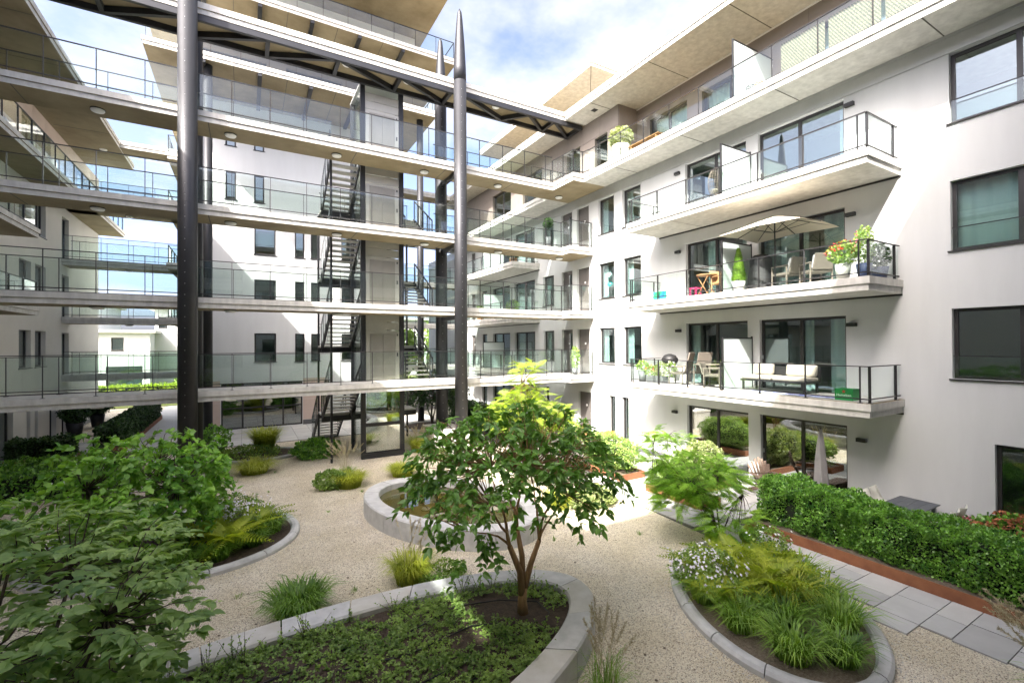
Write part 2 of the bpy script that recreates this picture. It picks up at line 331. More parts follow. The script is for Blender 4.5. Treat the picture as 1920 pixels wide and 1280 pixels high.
def ceiling_lamp(parent, x, y, z, r=.17):
    me = LAMPS.get('c')
    if me is None:
        me = MB().lathe([(r*.96,0),(r,-.015),(r,-.05),(r*.9,-.075)], n=20).mesh('ceiling_lamp'); me.materials.append(MATS['lamp_white']); me.shade_smooth(); LAMPS['c'] = me
        m2 = MB().lathe([(r*1.08,0),(r*1.08,-.028),(r*1.02,-.03)], n=20).mesh('lamp_ring'); m2.materials.append(MATS['lamp_black']); LAMPS['r'] = m2
    inst('lamp_ring', LAMPS['r'], None, parent, (x,y,z)); inst('ceiling_lamp', me, None, parent, (x,y,z-.006))
LAMPS = {}
F = lambda k: 3.05+3*(k-1)
ZB = lambda k: 2.786+3*(k-1)

# --- ground sheet, paving, lawn
g = MB().add([(-150,-60,0),(150,-60,0),(150,260,0),(-150,260,0)], [(0,1,2,3)]).build('gravel_ground', 'gravel'); struct(g)
lw = MB().prism([(-60,44),(60,44),(60,200),(-60,200)], -.1, .012).build('lawn', 'grass_ground'); struct(lw)
pv = MB().prism([(9.35,-2),(14.37,-2),(14.37,34),(10.0,34),(10.0,12),(9.6,9.4),(9.35,5.5)], -.06, .006).build('paving', 'joint'); struct(pv)
pv2 = MB().prism([(-8.2,24.5),(9.9,24.5),(9.9,29.3),(-8.2,29.3)], -.06, .008).build('rear_paving', 'joint'); struct(pv2)
pv3 = MB().prism([(-5.2,29.3),(-2.4,29.3),(-2.4,60),(-5.2,60)], -.06, .010).build('side_path', 'paver_light'); struct(pv3)
PAVM = []
def pave(parent, x, y, w, l, m, z=.0):
    MB().box(x+.007, x+w-.007, y+.007, y+l-.007, z, z+.028+rnd.uniform(-.004,.004)).build('paving_slab', m, parent, bevel=0)
y = 1.2; row = 0
while y < 12.2:                                             # rows of unequal slabs across the path, some stepping into the gravel
    l = rnd.choice((.40,.50,.60)); x = 9.35+rnd.choice((-.05,-.45,.0,.0)) if y < 6 else 9.62+rnd.choice((0,.12))
    while x < 10.68:
        w = min(rnd.choice((.45,.62,.80)), 10.70-x)
        if 10.70-x-w < .15: w = 10.70-x
        pave(pv, x, y, w, l, rnd.choice(('paver','paver','paver_light','paver_dark'))); x += w
    y += l
y = 2.2
while y < 14.2:
    x = 12.25 if y < 7.2 else 10.72
    while x < 14.3:
        w = min(.8, 14.34-x)
        if (y > 7.15 or x > 12.2) and not (11.35 < y < 14.2 and x < 11.6): pave(pv, x, y, w, .58, rnd.choice(('paver','paver','paver_light')))
        x += .8
    y += .58
for i in range(22):
    for j in range(7): pave(pv2, -7.4+i*.8, 24.55+j*.67, .8, .67, rnd.choice(('paver','paver_light','paver')))

# --- right building
RB = thing('apartment_building', 'white stuccoed apartment block with stacked balconies along the right side of the courtyard', 'building', (14.37, 10, 0))
RW = 14.37; O = Vector((RW,0,0)); N = -X
doorsA, doorsB = (9.34,11.79), (6.45,8.93)
holes = []; wins = []
for k in (1,2,3):
    f, t = F(k), F(k)+2.26
    wins += [((2.0,4.24,f+.65,t+.03), dict(muls=(.5,), guard=.52, label='wide window with a low glass guard' )), ((*doorsB,f,t), dict(muls=(.5,), sill=False, handle=True)), ((*doorsA,f,t), dict(muls=(.5,), sill=False, handle=True)),
             ((14.06,15.14,f+.62,t), {}), ((15.68,16.74,f+.62,t), {}), ((20.39,21.42,f+.62,t), {}), ((22.28,24.6,f,t), dict(muls=(.5,), sill=False)), ((25.18,27.5,f,t), dict(muls=(.5,), sill=False)), ((28.37,29.22,f+.1,t), {})]
wins += [((1.6,3.55,.05,2.29), dict(muls=(.5,), sill=False)), ((*doorsB,.05,2.27), dict(muls=(.5,), sill=False, handle=True, glass='gf_glass')), ((*doorsA,.05,2.26), dict(muls=(.5,), sill=False, glass='gf_glass')),
         ((14.84,15.28,.05,2.23), dict(sill=False)), ((15.68,16.1,.05,2.22), dict(sill=False)), ((22.28,24.6,.05,2.25), dict(muls=(.5,), sill=False)), ((25.18,27.5,.05,2.25), dict(muls=(.5,), sill=False)), ((28.4,29.2,.05,2.25), dict(sill=False)), ((20.9,21.3,.05,2.25), dict(sill=False))]
drs = [(17.44,18.38,F(k),F(k)+2.26) for k in (1,2,3)]+[(18.77,19.68,F(k),F(k)+2.27) for k in (1,2,3)]+[(30.2,30.97,F(k),F(k)+2.2) for k in (1,2,3)]+[(17.35,18.33,.03,2.24)]
holes = [w[0] for w in wins]+drs
m = MB(); wall_holes(m, O, Y, Z, N, -.6, 40, 0, 11.95, holes, .2); m.add([(RW,40,0),(28,40,0),(28,40,15.3),(RW,40,12)],[(0,1,2,3)]); m.build('wall', 'stucco', RB)
def interior(parent, O, U, V, N, u0, u1, zs, depth=3.2, walls=()):
    m = MB()
    m.add([O+U*u0-N*depth+V*0, O+U*u1-N*depth, O+U*u1-N*depth+V*zs[-1], O+U*u0-N*depth+V*zs[-1]], [(0,1,2,3)])
    for z in zs: m.obox(O,U,V,N, u0,u1, z-.12,z-.02, -depth,-.2)
    for u in (u0, *walls, u1): m.obox(O,U,V,N, u-.05,u+.05, 0,zs[-1], -depth,-.201)
    return m.build('interior', 'interior_light', parent)
interior(RB, O, Y, Z, N, -.6, 40, (0.05,3.05,6.05,9.05,12.0), walls=(5.4,9.13,13.2,17.0,20.0,24.9,28.0))
CT = {('B',1):[(0,.22,'curtain'),(.4,.5,'curtain')],('B',2):[(0,.28,'curtain'),(.45,.78,'curtain'),(.8,.99,'curtain_grey')],('A',2):[(0,.15,'curtain'),(.55,.7,'curtain')],('A',1):[(.85,1,'curtain')],('B',3):[(0,.1,'curtain')],('W',1):[(.0,.12,'curtain')],('W',2):[(0,1,'curtain')],('W',3):[(.0,.1,'curtain')]}
for h, kw in wins:
    k = int((h[2]+.05)//3); key = ('W' if h[0] == 2.0 else 'B' if h[0] == 6.45 else 'A' if h[0] == 9.34 else '-', k)
    c = CT.get(key) if k else ([(.93,1,'curtain')] if h[0] == 9.34 else None)
    if c is None and (14 < h[0] < 17 or h[0] > 20): c = [(0,.22,'curtain'),(.7,1,'curtain')] if k else [(0,1,'frosted')]
    window(RB, O, Y, Z, N, h, curtain=c, **kw)
for h in drs:
    d = MB().obox(O,Y,Z,N, h[0]+.05,h[1]-.05, h[2],h[3]-.05, -.19,-.14).obox(O,Y,Z,N, h[0],h[0]+.05,h[2],h[3],-.2,-.12).obox(O,Y,Z,N, h[1]-.05,h[1],h[2],h[3],-.2,-.12).obox(O,Y,Z,N, h[0]+.05,h[1]-.05,h[3]-.05,h[3],-.2,-.12).build('door', 'door', RB)
    MB().obox(O,Y,Z,N, h[0]+.12,h[0]+.15, h[2]+.95,h[2]+1.25, -.14,-.08).build('handle', 'zinc', d)
    MB().obox(O,Y,Z,N, (h[0]+h[1])/2-.05,(h[0]+h[1])/2+.05, h[2]+1.5,h[2]+1.6, -.14,-.13).build('door_number', 'white_print', d)
    if h[0] == 18.77: MB().obox(O,Y,Z,N, h[0]+.12,h[0]+.42, h[2]+.1,h[3]-.2, -.14,-.13).build('glass_strip', 'window_glass', d)
for a, b in ((-.6,1.55),(3.6,6.4),(9.0,9.3),(11.85,14.8),(15.33,15.63),(16.15,17.3),(18.4,20.85),(21.35,22.2)): MB().obox(O,Y,Z,N, a,b, .0,.22, -.05,.012).build('base_course', 'darkgrey', RB)
for yy in (6.29, 12.12):
    for z in (5.05,8.06,11.07,1.94):
        dy = (.2 if yy > 10 else -.2) if z < 2 else 0
        MB().obox(O,Y,Z,N, yy+dy-.11,yy+dy+.11, z-.05,z+.05, 0,.11).build('wall_lamp', 'lamp_black', RB)
MB().obox(O,Y,Z,N, -.6,40, 11.35,11.72, 0,.035).obox(O,Y,Z,N, -.6,40, 11.72,11.78, 0,.06).build('lintel_band', 'zinc', RB)
# terrace slab, set-back storey, roof
ter = slab('terrace_slab', [(13.05,-2),(13.05,16.195),(20,16.195),(20,-2)], ZB(4), RB); slab('terrace_slab', [(13.05,19.035),(13.05,34),(20,34),(20,19.035)], ZB(4), RB)
for yy in arange(1.0,16,3.3)+arange(22,33,3.3): MB().box(13.06,14.34,yy-.012,yy+.012,ZB(4)-.006,ZB(4)+.02).build('soffit_joint', 'joint', RB)
railing(ter, [(13.13,15.95),(13.13,-1.5)], 12.12, 13.14, [[.79+1.24*i-.0 for i in range(13)]], zb=.07, thick=.03)
tf = slab('roof_slab', [(13.2,-2),(13.2,17.70),(22,17.70),(22,-2)], 15.25, RB, h1=.16, h2=.36); slab('roof_slab', [(13.2,19.06),(13.2,34),(22,34),(22,19.06)], 15.25, RB, h1=.16, h2=.36)
for yy in arange(2.3,17.5,3.4): MB().box(13.22,15.5,yy-.015,yy+.015,15.245,15.26).build('soffit_joint', 'joint', RB)
MB().box(14.2,14.9,4.6,5.5,15.02,15.249).build('roof_fan_box', 'darkgrey', RB)
MB().box(13.7,13.95,16.2,16.45,15.243,15.26).build('vent_grille', 'lamp_black', RB)
O4 = Vector((14.41,0,0)); h4 = [(16.1,17.0,12.1,14.3),(18.1,19.2,12.1,14.4),(21.5,23.6,12.1,14.5),(25.0,27.5,12.1,14.5)]
m = MB(); wall_holes(m, O4, Y, Z, N, 15.38, 34, 12.0, 15.25, h4, .2); m.add([(14.41,15.38,12),(15.53,15.38,12),(15.53,15.38,15.25),(14.41,15.38,15.25)],[(0,1,2,3)]); m.build('terrace_wall', 'joint', RB)
def panels(parent, O, U, V, N, u0, u1, v0, v1, pw, rows, holes, m='taupe', g=.008):
    us = [u0+(u1-u0)*i/max(1,round((u1-u0)/pw)) for i in range(max(1,round((u1-u0)/pw))+1)]; vs = [v0]+[v0+(v1-v0)*r for r in rows]+[v1]
    for a, b in zip(us, us[1:]):
        for c, d in zip(vs, vs[1:]):
            hs = [h for h in holes if h[0] < b-.02 and h[1] > a+.02 and h[2] < d-.02 and h[3] > c+.02]
            q = MB()
            if not hs: q.obox(O,U,V,N, a+g,b-g, c+g,d-g, .002,.022)
            else:
                xs = sorted({a+g,b-g,*[min(max(e,a+g),b-g) for h in hs for e in h[:2]]}); ys = sorted({c+g,d-g,*[min(max(e,c+g),d-g) for h in hs for e in h[2:]]})
                for x0,x1 in zip(xs,xs[1:]):
                    for y0,y1 in zip(ys,ys[1:]):
                        if not any(h[0] < (x0+x1)/2 < h[1] and h[2] < (y0+y1)/2 < h[3] for h in hs): q.obox(O,U,V,N, x0,x1,y0,y1,.002,.022)
            if q.v: q.build('wall_panel', m, parent)
panels(RB, O4, Y, Z, N, 15.38, 34, 12.06, 15.25, 1.22, (.72,), h4)
panels(RB, Vector((14.41,15.38,0)), X, Z, -Y, 0, 1.12, 12.06, 15.25, 1.2, (.72,), [])
for h in h4: window(RB, O4, Y, Z, N, h, muls=(.5,) if h[1]-h[0] > 1.5 else (), sill=False, curtain=[(0,.25,'curtain')])
O5 = Vector((15.53,0,0)); h5 = [(1.0,3.4,12.1,14.45),(5.2,7.7,12.1,14.45),(9.6,11.9,12.1,14.45),(12.6,14.6,12.1,14.45)]
m = MB(); wall_holes(m, O5, Y, Z, N, -2, 15.38, 12.0, 15.25, h5, .2); m.build('terrace_wall', 'joint', RB)
panels(RB, O5, Y, Z, N, -2, 15.38, 12.06, 15.25, 2.5, (), h5)
for h in h5: window(RB, O5, Y, Z, N, h, muls=(.5,), sill=False, curtain=[(0,.98,'curtain')])
interior(RB, O5, Y, Z, N, -2, 34, (12.1,15.25), depth=3)
MB().obox(O5,Y,Z,N, -2,15.36, 15.19,15.244, .024,.05).build('soffit_trim', 'white_print', RB)
for yy, a in ((9.0,.1),):
    d = MB().box(13.25,15.3,yy-.012,yy+.012,12.2,14.05).build('privacy_screen', 'frosted', RB); MB().box(13.2,15.35,yy-.02,yy+.02,14.05,14.09).box(13.2,13.25,yy-.02,yy+.02,12.1,14.05).build('screen_frame', 'rail', d)
# upper roof further back
slab('upper_roof_slab', [(14.7,17.6),(14.7,30),(24,30),(24,17.6)], 18.25, RB, h1=.16, h2=.36)
MB().box(14.75,24,23.4-.02,23.4+.02,18.244,18.26).bar((14.75,17.65,18.25),(16.8,20.2,18.25),.03,.012).build('soffit_joint','joint',RB)
MB().box(17.2,24,20.2,29,15.6,18.25).build('upper_storey', 'taupe', RB)
# balconies
def balcony(k, y0, y1, posts, near_end=True, label=None, low=0):
    b = slab('balcony', [(12.62,y0),(12.62,y1),(14.366,y1),(14.366,y0)], ZB(k), RB, label=label)
    zt = ZB(k)+.335
    railing(b, [(14.3,y0+.03),(12.66,y0+.03)], zt, zt+.88, [[.25,1.6]], thick=.06)
    railing(b, [(12.66,y0+.03),(12.66,y1-.03)], zt, zt+.88, [posts], thick=.06)
    railing(b, [(12.66,y1-.03),(14.3,y1-.03)], zt, zt+.88, [[.05,1.3]], thick=.06)
    MB().box(12.7,14.34,y0+.05,y1-.05,zt+.002,zt+.012).build('deck', 'paver_light', b)
    MB().box(14.335,14.362,y0-.02,y1+.02,ZB(k)-.05,ZB(k)-.004).build('wall_bracket', 'rail', b)
    ym = (y0+y1)/2
    s = MB().box(12.78,14.2,ym-.012,ym+.012,zt+.02,zt+1.58).build('privacy_screen', 'frosted', b)
    MB().box(12.72,14.25,ym-.02,ym+.02,zt+1.58,zt+1.62).box(14.2,14.25,ym-.02,ym+.02,zt,zt+1.66).box(12.72,12.77,ym-.02,ym+.02,zt,zt+1.58).build('screen_frame', 'rail', b)
    MB().box(12.64,14.3,ym+1.9,ym+1.915,ZB(k)-.004,ZB(k)+.01).build('soffit_joint', 'joint', b)
    return b
for k, nm in ((1,'lowest'),(2,'middle'),(3,'top')):
    balcony(k, 5.19, 13.02, [.18+1.24*i for i in range(7)], label=f'{nm} balcony of the near stack')
    balcony(k, 21.8, 29.6, [.2+1.24*i for i in range(7)], label=f'{nm} balcony of the far stack beyond the gallery')

# --- access galleries
def roof_beams(parent, y0, y1, z, pts):
    for a, b in pts: MB().bar((*a, z-.09), (*b, z-.09), .12, .16).build('roof_beam', 'steel', parent)
G = thing('access_gallery', 'four-level concrete access gallery with glass railings spanning the courtyard between steel columns', 'gallery', (3, 18.4, 0))
YF, YR = 17.76, 19.03; P0 = [-4.94+1.135*i for i in range(-2,17)]
for k in (1,2,3,4):
    if k < 4: poly = [(-8.19,YF),(12.97,YF),(12.97,17.1),(14.366,17.1),(14.366,YR),(-8.19,YR)]
    else: poly = [(-8.19,YF),(12.5,YF),(12.5,16.2),(14.405,16.2),(14.405,YR),(-8.19,YR)]
    poly = poly[::1]
    d = slab('deck', poly, ZB(k), G, label=f'gallery deck at level {k} above the courtyard')
    zt = ZB(k)+.335; hr = zt+1.21
    xe = 12.93 if k < 4 else 12.46
    railing(d, [(-8.1,YF+.02),(xe,YF+.02)], zt, hr, [[p+8.1 for p in P0 if p < xe-.1]], zb=.12, thick=.05)
    if k < 4: railing(d, [(xe,YF),(13.0,17.14),(14.3,17.14)], zt, hr, [[.02],[.02,.65,1.25]], zb=.12, thick=.05)
    else: railing(d, [(xe,YF),(12.54,16.24),(13.1,16.24),(13.13,15.9)], zt, zt+1.04, [[.02,.8,1.5],[.5],[]], zb=.12, thick=.05)
    railing(d, [(-8.1,YR-.03),(2.9,YR-.03)], zt, hr-.06, [[p+8.1+.02 for p in P0 if p < 2.8]], zb=.12, thick=.05)
    railing(d, [(7.05,YR-.03),(14.2,YR-.03)], zt, hr-.06, [[p-7.05 for p in P0 if 7.2 < p < 14]+[6.2]], zb=.12, thick=.05)
    for x in (-7.35,-3.9,-.45,2.98,6.43,9.9,13.29): ceiling_lamp(d, x, 18.4, ZB(k))
    for x in (-5.6,-1.05,3.6,7.15,10.4): MB().box(x-.012,x+.012,YF+.01,YR-.01,ZB(k)-.005,ZB(k)+.02).build('soffit_joint', 'joint', d)
    if k > 1:
        for x in (7.6,-1.57): MB().bar((x,17.5,ZB(k)-.09),(x,19.4,ZB(k)-.09),.16,.16).build('cross_beam','steel',d)
gr = slab('gallery_roof', [(-8.19,17.78),(13.195,17.78),(14.40,17.78),(14.40,19.05),(-8.19,19.05)], 15.25, G, h1=.16, h2=.36)
bm = [((-8.1,17.86),(14.3,17.86)),((-8.1,18.96),(14.3,18.96))]+[((x,17.9),(x,18.9)) for x in (-6.2,-3.9,-1.6,.67,2.98,5.30,7.44,12.67,14.2)]
bm += [((-6.2,18.9),(-3.95,17.9)),((-3.9,18.9),(-1.65,17.9)),((-1.5,18.9),(.62,17.9)),((.72,18.9),(2.93,17.9)),((3.1,17.9),(5.25,18.9)),((5.4,17.9),(7.4,18.9)),((8.1,17.9),(10.3,18.9)),((10.4,18.9),(11.3,17.9)),((11.3,17.9),(12.6,18.9)),((12.75,17.9),(14.15,18.9))]
for a, b in bm:
    MB().bar((*a,15.14), (*b,15.14), .13, .19).build('roof_beam', 'steel', G)
for x in (-7.35,-3.9,.22,3.33,5.68,9.71): ceiling_lamp(gr, x, 18.2, 15.25)
for x, y, n in ((-1.566,17.4,'front left'),(7.62,17.4,'front right'),(-1.57,19.5,'rear left'),(7.594,19.5,'rear right')):
    c = thing('steel_column', f'tall dark steel column with a tapered spike, {n} of the gallery', 'column', (x,y,0), 'gallery columns')
    z0 = .93 if x > 0 else .3
    MB().lathe([(.262,z0),(.262,15.35)], (x,y,0), 40).build('shaft', 'steel', c, True)
    MB().lathe([(.262,15.352),(.25,15.9),(.20,16.9),(.12,17.9),(.085,18.2),(.012,18.36)], (x,y,0), 40).build('spike', 'steel', c, True)
    b_ = MB()
    for z in arange(z0+.4,15.2,.34): b_.add([(x+.264*math.cos(t)+dx, y+.266*math.sin(t)+dy, z+dz) for t in (-1.75,) for dx,dy,dz in ((-.008,0,-.012),(.008,0,-.012),(.008,-.004,.012),(-.008,-.004,.012))], [(0,1,2,3)])
    b_.build('bolt_row', 'zinc', c)
    MB().lathe([(.266,9.0),(.266,9.012)], (x,y,0), 40).lathe([(.266,3.9),(.266,3.91)], (x,y,0), 40).build('weld_seam', 'rail', c)
for x0, x1, y0, y1, n, zt in ((6.98,8.25,16.6,20.3,'under the right pair of gallery columns',.93),(-2.2,-.95,16.7,20.3,'under the left pair of gallery columns',.3)):
    p = thing('column_plinth', f'pale stone plinth {n}', 'plinth', ((x0+x1)/2,(y0+y1)/2,0), 'column plinths')
    MB().box(x0,x1,y0,y1,0,zt-.09).build('base_block', 'plinth_stone', p); MB().box(x0-.03,x1+.03,y0-.03,y1+.03,zt-.085,zt).build('cap_stone', 'plinth_stone', p)

# --- lift tower and stairs
E_ = thing('lift_tower', 'lift shaft with dark steel posts and pale metal panels behind the gallery', 'lift', (4.88, 20, 0))
for x in (4.09,5.66):
    for y in (19.13,21.1): MB().box(x-.09,x+.09,y-.08,y+.08,0,15.15).build('post', 'steel', E_)
for k in (0,1,2,3,4):
    f = F(k) if k else .18
    if k:
        MB().box(4.2,5.56,19.10,19.13,f+.02,f+2.0).box(4.2,4.32,19.085,19.10,f,f+2.1).box(5.40,5.56,19.085,19.10,f,f+2.1).box(4.32,5.40,19.085,19.10,f+2.0,f+2.12).build('lift_surround', 'lift_panel', E_)
        d = MB().box(4.36,4.87,19.072,19.098,f+.02,f+1.98).box(4.88,5.38,19.078,19.098,f+.02,f+1.98).build('lift_door', 'lift_door', E_)
        MB().box(5.45,5.50,19.07,19.085,f+1.05,f+1.2).box(5.45,5.50,19.07,19.085,f+1.9,f+1.98).build('call_button', 'rail', E_)
        for i in range(2): MB().box(4.2,5.56,19.10,19.125,f+2.14+i*.33,f+2.45+i*.33).build('wall_panel', 'lift_panel', E_)
    else:
        MB().box(4.2,5.56,19.09,19.105,.25,1.28).build('pane', 'gf_glass', E_); MB().box(4.2,5.56,19.09,19.105,1.42,2.75).build('pane', 'gf_glass', E_)
        MB().box(4.18,5.57,19.07,19.14,1.28,1.42).box(4.0,5.75,19.0,19.16,0,.2).box(4.18,5.57,19.07,19.14,.2,.25).build('door_frame', 'steel', E_)
MB().box(5.63,5.69,19.25,21.0,.2,15.1).build('side_glass', 'rail_glass', E_); MB().box(4.06,4.12,19.25,21.0,.2,15.1).build('side_glass', 'rail_glass', E_)
MB().box(4.2,5.56,21.06,21.1,2.9,15.1).build('back_panel', 'lift_panel', E_); MB().box(4.0,5.75,19.05,21.2,15.15,15.23).build('roof_cap', 'zinc', E_)
MB().bar((4.2,19.12,1.5),(5.5,19.12,2.7),.03,.03).build('brace','rail',E_)
ST = thing('outdoor_staircase', 'open steel staircase with concrete treads winding behind the lift tower', 'staircase', (4.9, 21, 0))
TR = MB().box(-.53,.53,-.14,.14,-.05,0).mesh('tread'); TR.materials.append(MATS['concrete_edge'])
def flight(x, y0, y1, z0, z1, nm='flight'):
    n = 9; f = MB()
    for s in (-1,1): f.bar((x+s*.56,y0,z0-.05),(x+s*.56,y1,z1-.05),.05,.24)
    fl = f.build(nm, 'rail', ST)
    for i in range(n):
        t = (i+.5)/n; inst('tread', TR, None, fl, (x, y0+(y1-y0)*t, z0+(z1-z0)*t))
    for s in (-1,1):
        h = MB().bar((x+s*.6,y0,z0+.92),(x+s*.6,y1,z1+.92),.05,.045); h.build('handrail', 'rail', fl)
        for i in range(5):
            t = i/4; MB().box(x+s*.6-.02,x+s*.6+.02,y0+(y1-y0)*t-.02,y0+(y1-y0)*t+.02,z0+(z1-z0)*t-.1,z0+(z1-z0)*t+.9).build('baluster', 'rail', fl)
    s=-1 if x<5 else 1
    q=MB(); q.add([(x+s*.63,y0,z0+.05),(x+s*.63,y1,z1+.05),(x+s*.63,y1,z1+.86),(x+s*.63,y0,z0+.86)],[(0,1,2,3)]); q.build('glass_guard','rail_glass',fl)
for k in (1,2,3,4):
    zf, zl = F(k), F(k)-1.5
    flight(3.45, 19.1, 21.55, zf, zl)
    l = MB().box(2.86,7.05,21.55,22.7,zl-.07,zl).build('landing', 'concrete_edge', ST)
    for yb in (21.52,22.66): MB().box(2.84,7.07,yb,yb+.07,zl-.3,zl-.075).build('landing_beam', 'rail', ST)
    railing(l, [(7.02,22.66),(2.9,22.66)], zl, zl+1.0, [[.02,1.0,2.0,3.0,4.05]], zb=.1)
    if k > 1: flight(6.42, 21.55, 19.1, zl, F(k-1))
    else: flight(3.45, 22.7, 24.9, zl, .05)
for x, y, h in ((2.84,19.06,12.05),(6.98,22.75,10.5),(2.84,22.75,10.5)): MB().box(x,x+.08,y,y+.08,0,h).build('support_post', 'steel', ST)

# --- rear building (beyond the stairs)
DB = thing('rear_building', 'tall white block with wide overhanging terraces behind the stairs and lift', 'building', (3, 30, 0))
DY = 29.3; OD = Vector((0,DY,0)); ND = -Y; hd = []; 
for k in (1,2,3): hd += [(.40,1.48,F(k)+.62,F(k)+2.22),(2.45,2.96,F(k)+.62,F(k)+2.22),(3.30,3.80,F(k)+.62,F(k)+2.22),(5.0,6.0,F(k)+.62,F(k)+2.22),(6.9,7.5,F(k)+.62,F(k)+2.22)]
hd += [(-.96,-.46,12.55,14.08),(.40,.90,12.55,14.08),(-.96,-.46,15.45,16.4),(.40,.90,15.45,16.4),(-1.17,2.84,.03,2.55)]
m = MB(); wall_holes(m, OD, X, Z, ND, -2.3, 8.2, 0, 17.79, hd, .2)
m.add([(-2.3,DY,0),(-2.3,45,0),(-2.3,45,17.79),(-2.3,DY,17.79)],[(0,1,2,3)]); m.add([(8.2,DY,0),(8.2,45,0),(8.2,45,17.79),(8.2,DY,17.79)],[(0,1,2,3)]); m.build('wall', 'stucco', DB)
interior(DB, OD, X, Z, ND, -2.3, 8.2, (0.03,3.05,6.05,9.05,12.05,15.05,17.8))
for h in hd[:-1]: window(DB, OD, X, Z, ND, h, curtain=None)
window(DB, OD, X, Z, ND, hd[-1], muls=(.25,.5,.75), trans=(.45,.9), sill=False, glass='gf_glass', name='shopfront')
panels(DB, OD, X, Z, ND, 2.86, 4.2, .3, 2.7, .7, (.5,), [], 'pink_panel'); panels(DB, OD, X, Z, ND, -2.3, -1.2, .3, 2.7, 1.1, (.5,), [], 'pink_panel'); 
for a, b in ((2.86,4.2),(-2.3,-1.2)): MB().obox(OD,X,Z,ND, a,b,0,.29,.002,.03).build('base_course','darkgrey',DB)
for z, x1, yf in ((17.786,9.6,25.35),(20.786,10.55,24.75)):
    s = slab('terrace_slab', [(-3.9,yf),(x1,yf),(x1,44),(-3.9,44)], z, DB, h1=.16, h2=.34)
    zt = z+.34
    railing(s, [(-3.85,yf+.08),(x1-.05,yf+.08)], zt, zt+1.0, [[1.2*i+.05 for i in range(12)]], zb=.06, thick=.04)
    railing(s, [(x1-.05,yf+.08),(x1-.05,30)], zt, zt+1.0, [[.02,1.2,2.4,3.6]], glass=None, zb=.06, thick=.04)
    for x in (-1.7,.6,2.9,5.2,7.5): MB().box(x-.09,x+.09,yf+.03,29.2,z-.14,z-.003).build('soffit_beam', 'rail', s)
    for x in (-.5,1.8,4.1,6.4): MB().box(x-.012,x+.012,yf+.03,29.2,z-.005,z+.01).build('soffit_joint', 'joint', s)
hp = [(-2.5,0,21.2,23.1),(.6,3.2,21.2,23.1),(3.7,6.2,21.2,23.1),(6.6,8.6,21.2,23.1)]; OP = Vector((0,28,0))
m = MB(); wall_holes(m, OP, X, Z, ND, -3, 9.2, 21.1, 24.1, hp, .2); m.add([(9.2,28,21.1),(9.2,40,21.1),(9.2,40,24.1),(9.2,28,24.1)],[(0,1,2,3)]); m.build('penthouse_wall', 'panel_white', DB)
for h in hp: window(DB, OP, X, Z, ND, h, muls=(.5,), sill=False, curtain=[(0,1,'curtain')])
m = MB(); hq = [(-2,1,18.2,20.3),(2,5,18.2,20.3),(6,8,18.2,20.3)]; wall_holes(m, Vector((0,29,0)), X, Z, ND, -3, 8.4, 18.1, 20.8, hq, .2); m.add([(8.4,29,18.1),(8.4,40,18.1),(8.4,40,20.8),(8.4,29,20.8)],[(0,1,2,3)]); m.build('upper_wall', 'taupe', DB)
for h in hq: window(DB, Vector((0,29,0)), X, Z, ND, h, muls=(.5,), sill=False, curtain=[(0,1,'curtain')])
slab('penthouse_roof', [(-5,23.0),(9.75,23.0),(9.75,44),(-5,44)], 23.75, DB, h1=.16, h2=.36)
MB().lathe([(.19,0),(.19,17.78)], (-1.55,25.9,0), 24).build('overhang_column','steel',DB,True); MB().lathe([(.19,0),(.19,17.78)], (8.9,26.2,0), 24).build('overhang_column','steel',DB,True)
for k in (2,3,4,5):                                        # small balconies on its left flank
    b = slab('balcony', [(-3.7,31),(-2.32,31),(-2.32,36),(-3.7,36)], ZB(k), DB); railing(b, [(-3.66,36),(-3.66,31.04),(-2.4,31.04)], ZB(k)+.335, ZB(k)+1.3, [[.02,1.2,2.4,3.6,4.9],[.6]])

# --- left building
LB = thing('apartment_building', 'shaded cream apartment block with a deep roof overhang along the left side', 'building', (-8.2, 25, 0))
LX = -8.2; OL = Vector((LX,0,0)); NL = X; hl = []
for k in (1,2,3): hl += [(26.9,28.16,F(k)+.62,F(k)+2.26),(28.6,29.88,F(k)+.62,F(k)+2.26),(32.06,33.17,F(k),F(k)+2.26),(20.5,22.5,F(k),F(k)+2.26)]
hl += [(24.4,26.4,.05,2.25),(27.72,28.12,.05,2.2),(28.6,28.96,.05,2.2),(30.4,31.27,.05,2.2),(32.08,33.02,.03,2.2),(20,22.4,.05,2.2)]
m = MB(); wall_holes(m, OL, Y, Z, NL, -2, 38.9, 0, 11.95, hl, .24); m.add([(LX,38.9,0),(-22,38.9,0),(-22,38.9,12),(LX,38.9,12)],[(0,1,2,3)]); m.build('wall', 'stucco_cream', LB)
interior(LB, OL, Y, Z, NL, -2, 38.9, (0.03,3.05,6.05,9.05,12.05))
for h in hl: window(LB, OL, Y, Z, NL, h, muls=(.5,) if h[1]-h[0] > 1.5 else (), sill=h[2] % 3 > .4, rec=.17, curtain=[(0,.4,'curtain')] if h[2] > 3 else None)
for a, b in ((26.45,27.7),(33.1,38.9),(28.98,30.38)): MB().obox(OL,Y,Z,NL, a,b,0,.25,.002,.02).build('base_course','darkgrey',LB)
tl = slab('terrace_slab', [(-6.95,-2),(-6.95,17.72),(-14,17.72),(-14,-2)], ZB(4), LB); tl2 = slab('terrace_slab', [(-6.95,19.06),(-6.95,39.2),(-14,39.2),(-14,19.06)], ZB(4), LB)
railing(tl2, [(-7.02,39.1),(-7.02,19.3)], ZB(4)+.335, ZB(4)+1.4, [[.05+1.24*i for i in range(16)]], zb=.07, thick=.04); railing(tl, [(-7.02,17.6),(-7.02,-1.5)], ZB(4)+.335, ZB(4)+1.4, [[.05+1.24*i for i in range(15)]], zb=.07, thick=.04)
